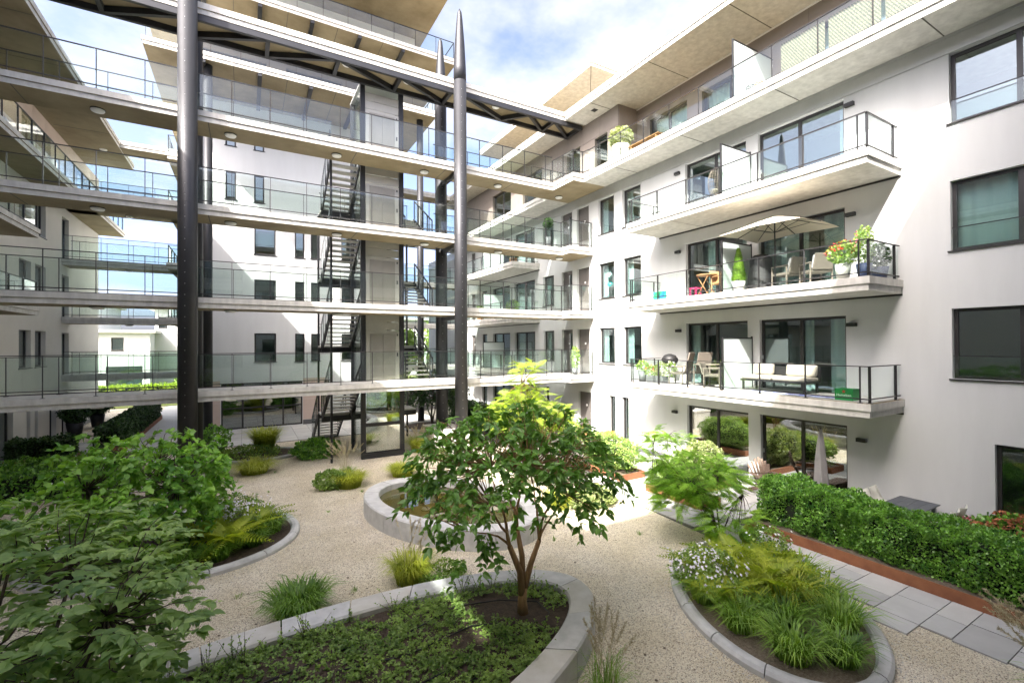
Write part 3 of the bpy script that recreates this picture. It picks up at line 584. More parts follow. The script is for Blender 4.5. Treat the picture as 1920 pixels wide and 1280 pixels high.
railing(tl2, [(-8.1,39.1),(-7.02,39.1)], ZB(4)+.335, ZB(4)+1.4, [[.05,.5,1.0]], zb=.07)
hl4 = [(26.9,30.3,12.1,14.6),(34,36.8,12.1,14.6),(20.4,23.6,12.1,14.6)]; O6 = Vector((-8.15,0,0))
m = MB(); wall_holes(m, O6, Y, Z, NL, 8.5, 38.6, 12.0, 15.25, hl4, .2); m.build('terrace_wall', 'joint', LB)
panels(LB, O6, Y, Z, NL, 8.5, 38.6, 12.06, 15.25, 1.5, (.72,), hl4, 'pink_panel')
for h in hl4: window(LB, O6, Y, Z, NL, h, muls=(.33,.66), sill=False, curtain=[(.2,.8,'curtain')])
interior(LB, O6, Y, Z, NL, 8.5, 38.6, (12.1,15.25), depth=3)
slab('roof_slab', [(-5.95,1.2),(-5.95,17.72),(-13,17.72),(-13,1.2)], 15.25, LB, h1=.16, h2=.36); slab('roof_slab', [(-5.9,19.07),(-5.9,35.6),(-18,35.6),(-18,19.07)], 15.25, LB, h1=.16, h2=.36)  # near slab runs on out of view, lengthened to keep sun off the pond
MB().box(-13,-10.5,1.5,8.5,12.1,15.24).build('upper_storey','pink_panel',LB);
for yy in arange(20.5,35,3.2): MB().box(-8,-5.95,yy-.015,yy+.015,15.245,15.26).build('soffit_joint', 'joint', LB)
for k in (2,3):                                            # a near balcony seen past the gallery
    b = slab('balcony', [(-8.19,19.6),(-6.95,19.6),(-6.95,24.6),(-8.19,24.6)], ZB(k), LB); railing(b, [(-8.1,24.55),(-7.0,24.55),(-7.0,19.65)], ZB(k)+.335, ZB(k)+1.3, [[.5],[.02,1.2,2.4,3.6,4.8]])

# --- second gallery further back, in two spans
for nm, x0, x1, lab in (('left', -8.19, -2.31, 'far access gallery between the left block and the rear block'),('right', 8.21, 14.36, 'far access gallery between the rear block and the right block')):
    g2 = thing('access_gallery', lab, 'gallery', ((x0+x1)/2, 32.6, 0))
    for k in (1,2,3,4):
        d = slab('deck', [(x0,32.0),(x1,32.0),(x1,33.3),(x0,33.3)], ZB(k), g2); zt = ZB(k)+.335
        pl = [.35+1.14*i for i in range(int((x1-x0-.3)/1.14)+1)]
        railing(d, [(x0+.05,32.03),(x1-.05,32.03)], zt, zt+1.21, [pl], zb=.12); railing(d, [(x0+.05,33.25),(x1-.05,33.25)], zt, zt+1.15, [pl], zb=.12)
        for x in (x0+2.6, x0+5.2): ceiling_lamp(d, x, 32.65, ZB(k))
    d = slab('gallery_roof', [(x0,32.0),(x1,32.0),(x1,33.3),(x0,33.3)], 15.3, g2, h1=.16, h2=.36)
    for x in (x0+1.5, x0+4.5): ceiling_lamp(d, x, 32.65, 15.3)

# --- building the photograph was taken from (behind the camera; shades the foreground)
CB = thing('apartment_building', 'white block behind the viewpoint, only seen mirrored in the windows', 'building', (0, -1, 0))
hc = [(x, x+2.2, F(k), F(k)+2.26) for k in (1,2,3) for x in (-5.5,-2.4,1.6,4.6,8.2,11)]+[(x, x+2.2, .05, 2.25) for x in (-5.5,-2.4,1.6,4.6,8.2,11)]
m = MB(); wall_holes(m, Vector((0,-.6,0)), X, Z, Y, -8.19, 14.36, 0, 12, hc, .2); m.build('wall', 'stucco', CB)
interior(CB, Vector((0,-.6,0)), X, Z, Y, -8.19, 14.36, (0.03,3.05,6.05,9.05,12))
for h in hc: window(CB, Vector((0,-.6,0)), X, Z, Y, h, muls=(.5,), sill=False)
s = slab('terrace_slab', [(-8.19,-.1),(13.0,-.1),(13.0,-6),(-8.19,-6)], ZB(4), CB); MB().box(-8.19,14.4,-6,-1.5,12.1,15.25).build('upper_storey', 'taupe', CB)
slab('roof_slab', [(-9.4,1.03),(13.1,1.03),(13.1,-6),(-9.4,-6)], 15.25, CB, h1=.16, h2=.3); slab('balcony', [(-2.5,.3),(3.0,.3),(3.0,-.58),(-2.5,-.58)], ZB(1), CB)  # unseen roof widened past the wall end to block sun on the central tree
# ------------------------------------------------------------------ planting helpers
def npmesh(name, V, Fs, m, parent=None, smooth=False):
    """V (n,3), Fs list of index arrays (k,3)/(k,4)"""
    me = bpy.data.meshes.new(name); V = np.asarray(V, dtype=np.float32)
    me.vertices.add(len(V)); me.vertices.foreach_set('co', V.ravel())
    idx = np.concatenate([f.ravel() for f in Fs]).astype(np.int32); tot = np.concatenate([np.full(len(f), f.shape[1]) for f in Fs]).astype(np.int32)
    me.loops.add(len(idx)); me.loops.foreach_set('vertex_index', idx)
    st = np.concatenate([[0], np.cumsum(tot)[:-1]]).astype(np.int32)
    me.polygons.add(len(tot)); me.polygons.foreach_set('loop_start', st); me.update(calc_edges=True); me.validate()
    if smooth: me.shade_smooth()
    return link(name, me, m, parent)
def nrm(a): return a/np.maximum(np.linalg.norm(a, axis=-1, keepdims=True), 1e-9)
T2 = (np.array([(0,0,0),(.30,.42,.05),(0,1,-.06),(-.30,.42,.05)]), [(0,1,2),(0,2,3)])
TS = (np.array([(0,0,0),(.42,.45,.05),(0,1,-.03),(-.42,.45,.05)]), [(0,1,2),(0,2,3)])
T6 = (np.array([(0,0,0),(.33,.20,.05),(.36,.50,.04),(.17,.80,-.01),(0,1.05,-.10),(-.17,.80,-.01),(-.36,.50,.04),(-.33,.20,.05),(0,.26,0),(0,.56,-.02),(0,.82,-.07)]), [(0,1,8),(8,1,2,9),(9,2,3,10),(10,3,4),(0,8,7),(7,8,9,6),(6,9,10,5),(10,4,5)])
T6N = (T6[0]*np.array((.72,1,1.5)), T6[1])
def pinnate(n, w, taper=True, leaflet=.5, droop=.25):
    V = []; Fc = []
    for i in range(n):
        t = (i+.7)/n; y = t; z = -droop*t*t; L = w*(math.sin(math.pi*min(1,.12+t*.93))**.8 if taper else 1.0)
        for s in (-1,1):
            k = len(V); a = .34/n*leaflet*2
            V += [(0,y-a,z),(s*L*.55,y+.06-a*.6,z+.015),(s*L,y+.16*w/.3*.8,z-.03),(s*L*.5,y+.06+a*1.1,z+.015),(0,y+a,z)]
            Fc += [(k,k+1,k+3),(k+1,k+2,k+3),(k,k+3,k+4)] if s > 0 else [(k,k+3,k+1),(k+1,k+3,k+2),(k,k+4,k+3)]
    k = len(V); V += [(-.008,0,0),(.008,0,0),(.004,1,-droop),(-.004,1,-droop)]; Fc += [(k,k+1,k+2),(k,k+2,k+3)]
    return (np.array(V), Fc)
TMIM = pinnate(11, .26, True, .55, .22); TFERN = pinnate(15, .20, True, .75, .38)
def scatter(name, C, D, NN, size, tmpl, m, parent=None, wid=None):
    C, D, NN = np.asarray(C,float), nrm(np.asarray(D,float)), np.asarray(NN,float); size = np.asarray(size,float)
    NN = nrm(NN-(NN*D).sum(-1,keepdims=True)*D); B = np.cross(D, NN); tv, tf = tmpl; w = size if wid is None else np.asarray(wid,float)
    V = C[:,None]+ (w[:,None]*tv[None,:,0])[...,None]*B[:,None] + (size[:,None]*tv[None,:,1])[...,None]*D[:,None] + (size[:,None]*tv[None,:,2])[...,None]*NN[:,None]
    n, k = len(C), len(tv); base = (np.arange(n)*k)[:,None,None]; Fs = []
    for q in (3,4):
        f = [x for x in tf if len(x) == q]
        if f: Fs.append((np.array(f)[None]+base).reshape(-1,q))
    return npmesh(name, V.reshape(-1,3), Fs, m, parent)
def runit(n):
    return nrm(RNG.normal(size=(n,3)))
def sph(n, shell=.55):
    return runit(n)*(RNG.uniform(shell**3,1,n)**(1/3))[:,None]
def twigs(C0, n_leaf, length, spread, lsize, droop, up=.7):
    """leaves along short twigs that start at C0 and point outwards: returns centres, directions, normals, sizes"""
    P, D, NN, SZ = [], [], [], []
    for c, d in zip(*C0):
        t = RNG.uniform(.1,1,n_leaf); side = RNG.choice((-1,1),n_leaf)
        perp = nrm(np.cross(d, (0,0,1.))+1e-6); q = c+d*length*t[:,None]+np.array((0,0,-1))*droop*length*(t**2)[:,None]
        dd = d*RNG.uniform(.2,.9,n_leaf)[:,None]+perp*(side*RNG.uniform(.5,1,n_leaf))[:,None]+RNG.normal(size=(n_leaf,3))*spread; dd[:,2] -= droop*RNG.uniform(.1,1.1,n_leaf)
        P.append(q); D.append(dd); NN.append(np.array((0,0,up))+RNG.normal(size=(n_leaf,3))*(.28+.2*spread)+d*.25); SZ.append(lsize*RNG.uniform(.45,1.2,n_leaf))
    return map(np.concatenate, (P, D, NN, SZ))
def limbs(parent, base, targets, r, m, n=7, sag=.0, fork=.35):
    """a trunk that forks into curved limbs reaching the targets; each limb one part"""
    base = Vector(base)
    for i, (t, rr) in enumerate(targets):
        t = Vector(t); f = base+(t-base)*fork+Vector((0,0,(t-base).length*.10)); f.x = base.x+(f.x-base.x)*.5; f.y = base.y+(f.y-base.y)*.5
        pts = []
        for j in range(8):
            s = j/7; p = base*(1-s)**2+f*2*s*(1-s)+t*s*s; p += Vector((rnd.uniform(-1,1),rnd.uniform(-1,1),0))*.03*math.sin(s*math.pi); pts.append(p)
        MB().tube(pts, [rr*(1-.78*s/7) for s in range(8)], n).build('limb', m, parent, True)
def leaf_objects(parent, P, D, NN, SZ, m, tmpl, cap=300):
    """the nearest leaves as leaf objects that share one mesh"""
    order = np.argsort(np.linalg.norm(P-np.array((0,0,ZC)), axis=1)/SZ)[:cap]
    v, f = tmpl; me = bpy.data.meshes.new('leaf'); me.from_pydata([tuple(x) for x in v], [], f); me.materials.append(MATS[m])
    for i in order:
        d = Vector(D[i]).normalized(); nn = Vector(NN[i]); nn = (nn-d*nn.dot(d)).normalized(); b = d.cross(nn)
        o = link('leaf', me, None); s = SZ[i]; M = Matrix(((b.x*s,d.x*s,nn.x*s,P[i][0]),(b.y*s,d.y*s,nn.y*s,P[i][1]),(b.z*s,d.z*s,nn.z*s,P[i][2]),(0,0,0,1)))
        o.parent = parent; o.matrix_parent_inverse = wpos(parent).inverted(); o.matrix_basis = M
    keep = np.ones(len(P), bool); keep[order] = False; return keep
def crown_twigs(c, R, n, shell=.5, keepz=-1., lump=.25):
    U = sph(n, shell); U = U[U[:,2] > keepz]
    k = 1+lump*np.sin(U[:,0]*5+1.3)*np.sin(U[:,1]*5.7+.4)*np.cos(U[:,2]*4.1)
    P = np.array(c)+U*np.array(R)*k[:,None]; d = nrm(U*np.array((1,1,.55))+RNG.normal(size=U.shape)*.35); return P, d
def blades(name, c, n, r, h, m, parent=None, w=.012, lean=.9, hv=.35, flat=None):
    """a tuft of arching grass blades"""
    a = RNG.uniform(0,2*np.pi,n); rr = r*np.sqrt(RNG.uniform(0,1,n)); base = np.stack([c[0]+rr*.55*np.cos(a), c[1]+rr*.55*np.sin(a), np.full(n,c[2])],-1)
    n_ = n; a2 = a+RNG.normal(size=n)*.7; out = np.stack([np.cos(a2),np.sin(a2),np.zeros(n)],-1); H = h*RNG.uniform(1-hv*1.5,1+hv*.5,n); w = w*RNG.uniform(.7,1.6,n)[:,None]; L = lean*H*RNG.uniform(.15,1.35,n)
    side = np.stack([-np.sin(a2),np.cos(a2),np.zeros(n)],-1); V = []
    for s, ww in ((0,1),(.35,.95),(.7,.7),(1,.0)):
        z = H*(1-(1-s)**1.9)*(1-.28*s**4*lean); p = base+out*(L*s**1.6)[:,None]; p[:,2] += z
        if s == 1: V.append(p)
        else: V += [p-side*w*ww/2, p+side*w*ww/2]
    V = np.stack(V,1); b = (np.arange(n)*7)[:,None,None]
    return npmesh(name, V.reshape(-1,3), [(np.array([(0,1,3,2),(2,3,5,4)])[None]+b).reshape(-1,4), (np.array([(4,5,6)])[None]+b).reshape(-1,3)], m, parent)
def hedge_leaves(name, parent, x0,x1,y0,y1,z0,z1, dens, size, m, lump=.07, core=True):
    """clipped hedge: dark core plus a lumpy shell of small leaves"""
    if core:
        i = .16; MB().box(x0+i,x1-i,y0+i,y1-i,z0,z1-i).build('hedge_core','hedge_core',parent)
    P, Nn = [], []
    for (ax, lo, hi, sgn) in ((0,x0,x1,-1),(0,x0,x1,1),(1,y0,y1,-1),(1,y0,y1,1),(2,z0,z1,1)):
        dims = [(x0,x1),(y0,y1),(z0,z1)]; o = [d for i,d in enumerate(dims) if i != ax]; area = (o[0][1]-o[0][0])*(o[1][1]-o[1][0]); n = int(area*dens)
        p = np.zeros((n,3)); oi = [i for i in range(3) if i != ax]
        for i, d in zip(oi, o): p[:,i] = RNG.uniform(d[0],d[1],n)
        wv = np.sin(p[:,0]*4.1+p[:,2]*3)*np.sin(p[:,1]*4.6+1)*lump+np.sin(p[:,1]*11+p[:,0]*9)*lump*.4+np.sin(p[:,2]*8+p[:,1]*5)*lump*.4
        p[:,ax] = (hi if sgn > 0 else lo)+sgn*(wv-RNG.uniform(0,.13,n)**1.0)
        nn = np.zeros((n,3)); nn[:,ax] = sgn; P.append(p); Nn.append(nn)
    P, Nn = np.concatenate(P), np.concatenate(Nn); n = len(P); D = nrm(Nn*.6+RNG.normal(size=(n,3))*.75+np.array((0,0,.45)))
    # corner rounding
    c = np.array(((x0+x1)/2,(y0+y1)/2,(z0+z1)/2)); q = np.abs(P-c)/np.array(((x1-x0)/2,(y1-y0)/2,(z1-z0)/2)); sq = np.sort(q,1); over = np.clip(sq[:,1]-.86,0,1)*np.clip(sq[:,2]-.86,0,1)
    P = P-(P-c)*np.minimum(.5,over*7)[:,None]*np.array((.5,.06,.25)); P[:,2] = np.maximum(P[:,2], z0+.02)
    o = scatter(name, P, D, Nn+RNG.normal(size=(n,3))*.6+np.array((0,0,.4)), size*RNG.uniform(.6,1.25,n), TS, m, parent); o['kind'] = 'stuff'; return o
def bush(name, label, cat, c, R, n, size, m, group=None, core=True, tm=TS, shell=.8):
    t = thing(name, label, cat, (c[0],c[1],max(0,c[2]-R[2])), group)
    if core:
        U = MB().lathe([(.02,-.8),(.5,-.6),(.74,-.2),(.74,.25),(.5,.6),(.02,.78)], n=12); U.v = [(c[0]+x*R[0],c[1]+y*R[1],c[2]+z*R[2]) for x,y,z in U.v]; U.build('bush_core', 'hedge_core', t, True)  # one solid near-black body filling the inside of the leaf shell
    u = sph(n, shell); k = 1+.16*np.sin(u[:,0]*7+c[0])*np.sin(u[:,1]*6.3+c[1])+.1*np.sin(u[:,2]*9+u[:,0]*5)
    P = np.array(c)+u*np.array(R)*k[:,None]; P[:,2] = np.maximum(P[:,2],.03); D = nrm(u*.7+RNG.normal(size=u.shape)*.7+np.array((0,0,.4)))
    f = scatter('foliage', P, D, u+RNG.normal(size=u.shape)*.6+np.array((0,0,.5)), size*RNG.uniform(.6,1.25,n), tm, m, t); f['kind'] = 'stuff'; return t

# ------------------------------------------------------------------ planting beds and pond
def ell(c, a, b, d, t, grow=0, p=1.0):
    dx, dy = d; ct, st = math.cos(t), math.sin(t); u, v = (a+grow)*ct, (b+grow)*st
    return (c[0]+dx*u-dy*v, c[1]+dy*u+dx*v)
def bed(name, label, cat, c, a, b, d, w, h, n, m, soilm='soil', soilz=None, round_=False, trange=(0,2*math.pi)):
    t = thing(name, label, cat, (c[0],c[1],0)); L = math.hypot(*d); d = (d[0]/L,d[1]/L)
    # equal arc steps
    ts = np.linspace(*trange, 721); P = np.array([ell(c,a,b,d,x) for x in ts]); s = np.concatenate([[0],np.cumsum(np.linalg.norm(np.diff(P,axis=0),axis=1))]); cut = np.interp(np.linspace(0,s[-1],n+1), s, ts)
    for i in range(n):
        gap = .011/max(a,b); t0, t1 = cut[i]+gap, cut[i+1]-gap; k = 6; q = MB(); prof = [(0,0),(0,h-.03),(-.03,h),(-(w-.03),h),(-w,h-.03),(-w,0)] if not round_ else [(0,0),(0,h*.55),(-w*.18,h*.9),(-w*.5,h),(-w*.82,h*.9),(-w,h*.5),(-w,0)]
        hv = rnd.uniform(-.004,.004)
        for j in range(k+1):
            tt = t0+(t1-t0)*j/k
            for g_, z in prof: q.v.append((*ell(c,a,b,d,tt,g_), z+(hv if z else 0)))
        np_ = len(prof)
        for j in range(k):
            for e in range(np_-1): q.f.append((j*np_+e,(j+1)*np_+e,(j+1)*np_+e+1,j*np_+e+1))
        q.f.append(tuple(range(np_))); q.f.append(tuple(k*np_+e for e in range(np_-1,-1,-1)))
        q.build('kerb_stone' if h < .25 else 'rim_stone', m if rnd.random() < .75 else 'granite', t)
    z = soilz if soilz is not None else h-.12
    rings = 14; segs = 72; q = MB(); q.v.append((c[0],c[1],z+.05))
    for r in range(1,rings+1):
        for j in range(segs):
            p = ell(c,a-w*.7,b-w*.7,d,2*math.pi*j/segs); f = r/rings; x, y = c[0]+(p[0]-c[0])*f, c[1]+(p[1]-c[1])*f
            bumpz = 0 if soilm == 'water' else .05*(1-f**3)+.018*math.sin(x*9+y*3)*math.sin(y*8)*(1-f**6)
            q.v.append((x,y,z+bumpz))
    for j in range(segs): q.f.append((0,1+j,1+(j+1)%segs))
    for r in range(rings-1):
        for j in range(segs): q.f.append((1+r*segs+j,1+(r+1)*segs+j,1+(r+1)*segs+(j+1)%segs,1+r*segs+(j+1)%segs))
    if soilm == 'water': q.v[0] = (c[0],c[1],z)
    q.build('water' if soilm == 'water' else 'soil', soilm, t, True); return t
FB = bed('planting_bed', 'raised oval bed with a broad stone rim and low ground cover in the foreground', 'planting bed', (-.29,5.78), 5.44, 1.98, (.99,.138), .46, .42, 24, 'granite_weathered', soilz=.31)
PO = bed('garden_pond', 'oval pond with a raised grey stone rim behind the central tree', 'pond', (4.657,11.563), 2.734, 1.741, (.407,-.913), .42, .46, 14, 'granite', 'water', .27)
RBd = bed('planting_bed', 'low oval bed of grasses, ferns and white asters beside the paved path', 'planting bed', (7.9,4.88), 2.32, 1.51, (.6,.8), .22, .13, 14, 'granite', 'mulch', .06, True)
LBd = bed('planting_bed', 'low oval bed with yellow ferns at the left of the gravel', 'planting bed', (-1.49,13.13), 2.71, 2.2, (.938,-.348), .20, .13, 14, 'granite', 'soil', .06, True)
XBd = bed('planting_bed', 'small kerbed bed near the lift, in front of the rear block', 'planting bed', (.46,21.83), 1.6, 1.2, (1,0), .16, .13, 10, 'granite', 'soil', .06, True)
YBd = bed('planting_bed', 'small round kerbed bed under the dark tree beyond the lift', 'planting bed', (9.0,24.6), 1.7, 1.5, (1,0), .16, .13, 10, 'granite', 'soil', .06, True)

# ------------------------------------------------------------------ trees
def broad_tree(name, label, base, targets, crown, ntw, nleaf, lsize, lm, bark, tl=.34, droop=.55, extra=(), objs=0, white=0, up=.7, r=.05, shell=.5, keepz=-.9, autumn=0, stem=None, tm=T6):
    t = thing(name, label, 'tree', base)
    if stem is None: limbs(t, base, targets, r, bark)
    else:
        MB().tube([base]+[p for p, _ in stem[0]], [r*1.5]+[q for _, q in stem[0]], 10).build('trunk', bark, t, True)
        for st_, tg in stem[1:]:
            pts = [p for p, _ in st_]; MB().tube(pts, [q for _, q in st_], 9).build('stem', bark, t, True); limbs(t, pts[-1], tg, r, bark, fork=.45)
    P0, D0 = [], []
    for c, R, n in [(crown[0],crown[1],ntw)]+list(extra):
        p, d = crown_twigs(c, R, n, shell, keepz); P0.append(p); D0.append(d)
    P0, D0 = np.concatenate(P0), np.concatenate(D0)
    tw = MB(); lt = [Vector(x[0]) for x in targets]                      # twigs joined to the nearest limb end
    for p, d in list(zip(P0,D0))[:260]:
        e = min(lt, key=lambda q: (q-Vector(p)).length); pp = Vector(p); mid = (e+pp)/2+Vector((0,0,-.08)); tw.tube([e,mid,pp,pp+Vector(d)*tl*.7], [.012,.008,.005,.002], 4, cap=False)
    o = tw.build('twigs', bark, t); o['kind'] = 'stuff'
    if up > 1: D0 = nrm(D0*np.array((1,1,.3)))
    P, D, NN, SZ = twigs((P0,D0), nleaf, tl, .4 if up < 1 else .15, lsize, droop, up)
    if up > 1: D[:,2] *= .6
    keep = np.ones(len(P), bool)
    if objs: keep = leaf_objects(t, P, D, NN, SZ, lm, tm, objs)
    c = scatter('crown', P[keep], D[keep], NN[keep], SZ[keep], tm, lm, t); c['kind'] = 'stuff'
    if white:
        i = RNG.choice(len(P), white); w = scatter('blossom', P[i]+np.array((0,0,.04)), runit(white), runit(white), RNG.uniform(.018,.035,white), TS, 'white_flower', t); w['kind'] = 'stuff'
    if autumn:
        i = np.argsort(P[:,2]+.8*np.abs(P[:,0]-crown[0][0]+.25))[:autumn]; w = scatter('autumn_leaves', P[i]+np.array((.03,-.05,0)), D[i], NN[i], SZ[i], T6, 'leaf_autumn', t); w['kind'] = 'stuff'
    return t
cb = (3.78,6.27,.33)
broad_tree('ornamental_tree', 'multi-stemmed green tree with orange-brown bark in the stone-rimmed bed', cb,
    [((3.15,6.1,2.2),.062),((3.45,6.65,2.6),.05),((4.35,6.2,2.35),.056),((4.0,6.85,2.5),.045),((3.7,5.9,2.75),.045),((2.75,6.25,1.85),.035),((4.7,6.3,2.0),.03)],
    ((3.72,6.38,2.55),(1.55,1.35,1.0)), 460, 16, .135, 'leaf_center', 'bark', tl=.36, droop=.75, extra=[((2.75,5.9,1.75),(.35,.3,.3),16),((4.5,5.9,1.75),(.25,.25,.25),8),((3.4,6.6,3.3),(.6,.5,.25),26)], objs=300, white=160, r=.06, keepz=-.25, tm=T6N,
    stem=[[((3.77,6.27,.5),.075),((3.79,6.28,.72),.066)],
          ([((3.77,6.27,.62),.06),((3.72,6.25,1.0),.052),((3.52,6.22,1.45),.042)], [((3.0,6.1,2.2),.03),((3.35,6.5,2.5),.03),((2.7,6.2,1.85),.022)]),
          ([((3.79,6.29,.70),.055),((3.80,6.32,1.2),.045),((3.74,6.36,1.6),.036)], [((3.55,6.7,2.6),.028),((3.95,6.6,2.7),.028)]),
          ([((3.80,6.28,.66),.055),((3.93,6.27,1.05),.046),((4.08,6.24,1.42),.036)], [((4.35,6.1,2.3),.026),((4.15,6.6,2.4),.026),((4.75,6.35,1.95),.02)])])
broad_tree('ornamental_tree', 'large-leaved tree with layered pale green leaves at the left foreground', (-1.75,6.0,.33),
    [((-2.3,6.2,1.9),.04),((-1.6,6.6,2.2),.04),((-1.2,6.0,1.9),.035),((-1.9,5.5,2.0),.035),((-1.0,6.5,1.5),.025),((-2.5,5.6,1.4),.03)],
    ((-2.0,6.05,1.95),(1.35,1.25,1.0)), 640, 14, .125, 'leaf_fore', 'bark_dark', tl=.38, droop=.15, extra=[((-.95,6.45,1.6),(.4,.4,.22),22),((-1.9,6.3,.95),(1.2,1.0,.5),90),((-2.35,6.6,2.9),(.08,.08,.25),6)], objs=300, up=1.2, autumn=16, tm=(T6[0]*np.array((.82,1,1.6)), T6[1]))
broad_tree('flowering_shrub', 'bushy green shrub with small white blossom behind the left tree', (-2.1,12.6,.06),
    [((-2.8,12.4,1.7),.03),((-1.7,12.9,2.0),.03),((-1.3,12.3,1.6),.03),((-2.3,13.2,2.1),.03)],
    ((-1.95,12.6,1.68),(1.55,1.35,1.0)), 520, 13, .135, 'leaf_shrub', 'bark_dark', tl=.34, droop=.7, extra=[((-1.1,12.3,1.2),(.6,.5,.7),60),((-3.3,12.8,1.2),(.9,.8,.7),90)], white=700)
def feather_tree(name, label, base, targets, blobs, lm, bark, fs=.42, r=.03):
    t = thing(name, label, 'tree', base); limbs(t, base, targets, r, bark)
    P, D = [], []
    for c, R, n in blobs:
        U = sph(n,.35); P.append(np.array(c)+U*np.array(R)); d = nrm(U*np.array((1,1,.25))+RNG.normal(size=U.shape)*.4); d[:,2] = d[:,2]*.5-.05; D.append(d)
    P, D = np.concatenate(P), np.concatenate(D); n = len(P)
    tw = MB(); lt = [Vector(x[0]) for x in targets]
    for p in P[::6]:
        pp = Vector(p); e = min(lt, key=lambda q: (q-pp).length); tw.tube([e,(e+pp)/2+Vector((0,0,.05)),pp], [.008,.006,.003], 4, cap=False)
    tw.build('twigs', bark, t)['kind'] = 'stuff'
    f = scatter('crown', P, D, np.array((0,0,1.))+RNG.normal(size=(n,3))*.3, fs*RNG.uniform(.65,1.15,n), TMIM, lm, t); f['kind'] = 'stuff'; return t
feather_tree('feathery_tree', 'feathery light green tree rising from the right-hand bed', (9.2,6.7,.08), [((8.6,7.0,1.3),.028),((9.1,7.3,1.6),.028),((9.4,6.9,1.5),.022),((8.0,7.5,2.2),.018),((8.9,7.9,2.3),.018),((9.6,6.4,1.2),.018)],
    [((9.0,7.15,1.5),(1.1,.9,.5),720),((8.05,7.6,2.15),(.30,.25,.55),50),((9.15,8.0,2.2),(.6,.35,.22),70),((9.0,6.3,.75),(.7,.5,.35),150),((8.35,7.2,1.15),(.5,.5,.4),120)], 'leaf_mimosa', 'bark_dark', .34)
feather_tree('feathery_tree', 'yellow-green feathery tree in the sun beyond the pond', (7.6,12.6,.0), [((7.5,12.5,2.2),.04),((7.6,12.6,3.3),.03),((8.2,12.6,1.9),.03),((7.0,12.4,2.0),.03)],
    [((7.6,12.5,2.5),(.95,.8,.75),330),((7.75,12.55,3.55),(.38,.35,.6),80),((8.8,12.9,2.15),(.8,.7,.55),240),((6.9,12.3,2.4),(.7,.6,.5),120)], 'leaf_yellow', 'bark', .42)
broad_tree('garden_tree', 'dark green spreading tree in the small round bed beyond the lift', (9.0,24.6,.06), [((8.2,24.3,2.0),.05),((9.6,24.8,2.2),.05),((9.0,25.2,2.3),.05),((8.8,24.0,1.7),.04)], ((9.0,24.6,2.2),(1.9,1.6,.85)), 420, 12, .16, 'leaf_dark', 'bark_dark', tl=.4, droop=.5)

# ------------------------------------------------------------------ hedges and bushes in corten planters
def corten(label, x0,x1,y0,y1,h=.24, group=None):
    t = thing('corten_planter', label, 'planter', ((x0+x1)/2,(y0+y1)/2,0), group)
    for nm, b in (('front_wall',(x0,x0+.025,y0,y1)),('back_wall',(x1-.025,x1,y0,y1)),('end_wall',(x0+.026,x1-.026,y0,y0+.025)),('end_wall',(x0+.026,x1-.026,y1-.025,y1))): MB().box(*b,0.0,h).build(nm,'corten',t)
    MB().box(x0+.027,x1-.027,y0+.027,y1-.027,0,h-.05).build('soil','mulch',t); return t
corten('long rusty steel planter edging the paved path below the hedge', 10.70,12.15,-1,6.98)
corten('rusty steel planter under the variegated bush', 10.70,11.55,8.35,10.35); corten('rusty steel planter crossing the patio beside the wooden chair', 11.58,13.6,9.25,10.1)
corten('rusty steel planter under the lime-green bush by the wall', 10.68,11.75,11.4,14.0); corten('dark rusty planter along the far left path', -5.75,-4.6,26.0,36.5); corten('dark rusty planter across the left patio', -8.0,-5.9,24.75,25.5)
hg = thing('clipped_hedge', 'long dark green hedge in front of the dining table at the right', 'hedge', (11.5,3,0)); hedge_leaves('foliage', hg, 10.95,12.05,-.8,4.95,.19,1.10, 2700, .048, 'leaf_hedge', lump=.10)
hg = thing('clipped_hedge', 'rounded near end of the right-hand hedge beside the patio opening', 'hedge', (11.5,6,0)); hedge_leaves('foliage', hg, 10.95,12.05,5.0,6.92,.19,1.18, 2700, .048, 'leaf_hedge', lump=.11)
bush('bush', 'pale variegated bush in the planter by the patio doors', 'bush', (12.3,9.65,.85), (.95,.5,.62), 9000, .055, 'leaf_varieg'); bush('bush', 'low green bush in the planter half hidden by the feathery tree', 'bush', (11.1,9.4,.65), (.42,.95,.5), 5000, .055, 'leaf_bush')
bush('bush', 'lime-green bush overflowing the planter beside the ground-floor door', 'bush', (11.2,12.6,.75), (.62,1.3,.62), 11000, .055, 'leaf_bush'); bush('bush', 'small shrub with a willow basket beside the dark door', 'bush', (12.0,15.8,.75), (.5,.5,.6), 3000, .06, 'leaf_bush')
hg = thing('clipped_hedge', 'dark hedge along the right wall beyond the column plinth', 'hedge', (11.6,21,0)); hedge_leaves('foliage', hg, 10.9,12.0,17.6,27.0,.0,1.15, 500, .09, 'leaf_dark')
hg = thing('clipped_hedge', 'dark hedge lining the far left path', 'hedge', (-5.2,31,0)); hedge_leaves('foliage', hg, -5.7,-4.65,26.1,36.4,.19,1.05, 500, .09, 'leaf_dark')
hg = thing('clipped_hedge', 'dark hedge running across the left patio', 'hedge', (-7,25.1,0)); hedge_leaves('foliage', hg, -7.95,-5.95,24.8,25.45,.19,.95, 700, .09, 'leaf_dark')
hg = thing('clipped_hedge', 'wide low hedge behind the left trees', 'hedge', (-5.2,19.5,0)); hedge_leaves('foliage', hg, -8.0,-3.6,18.8,21.4,.0,.85, 500, .09, 'leaf_hedge', lump=.12)
for x, y, r, n in ((-7.5,31.3,.55,'nearest the far left wall'),(-7.4,34.9,.7,'furthest along the left wall')):
    t = bush('potted_shrub', f'dark rounded shrub in a black pot, {n}', 'potted plant', (x,y,1.25), (r,r,.5), 2600, .10, 'leaf_dark', 'black potted shrubs'); MB().lathe([(.25,0),(.36,.75),(.33,.75),(.3,.65)], (x,y,0), 14).build('pot','black_cover',t,True)

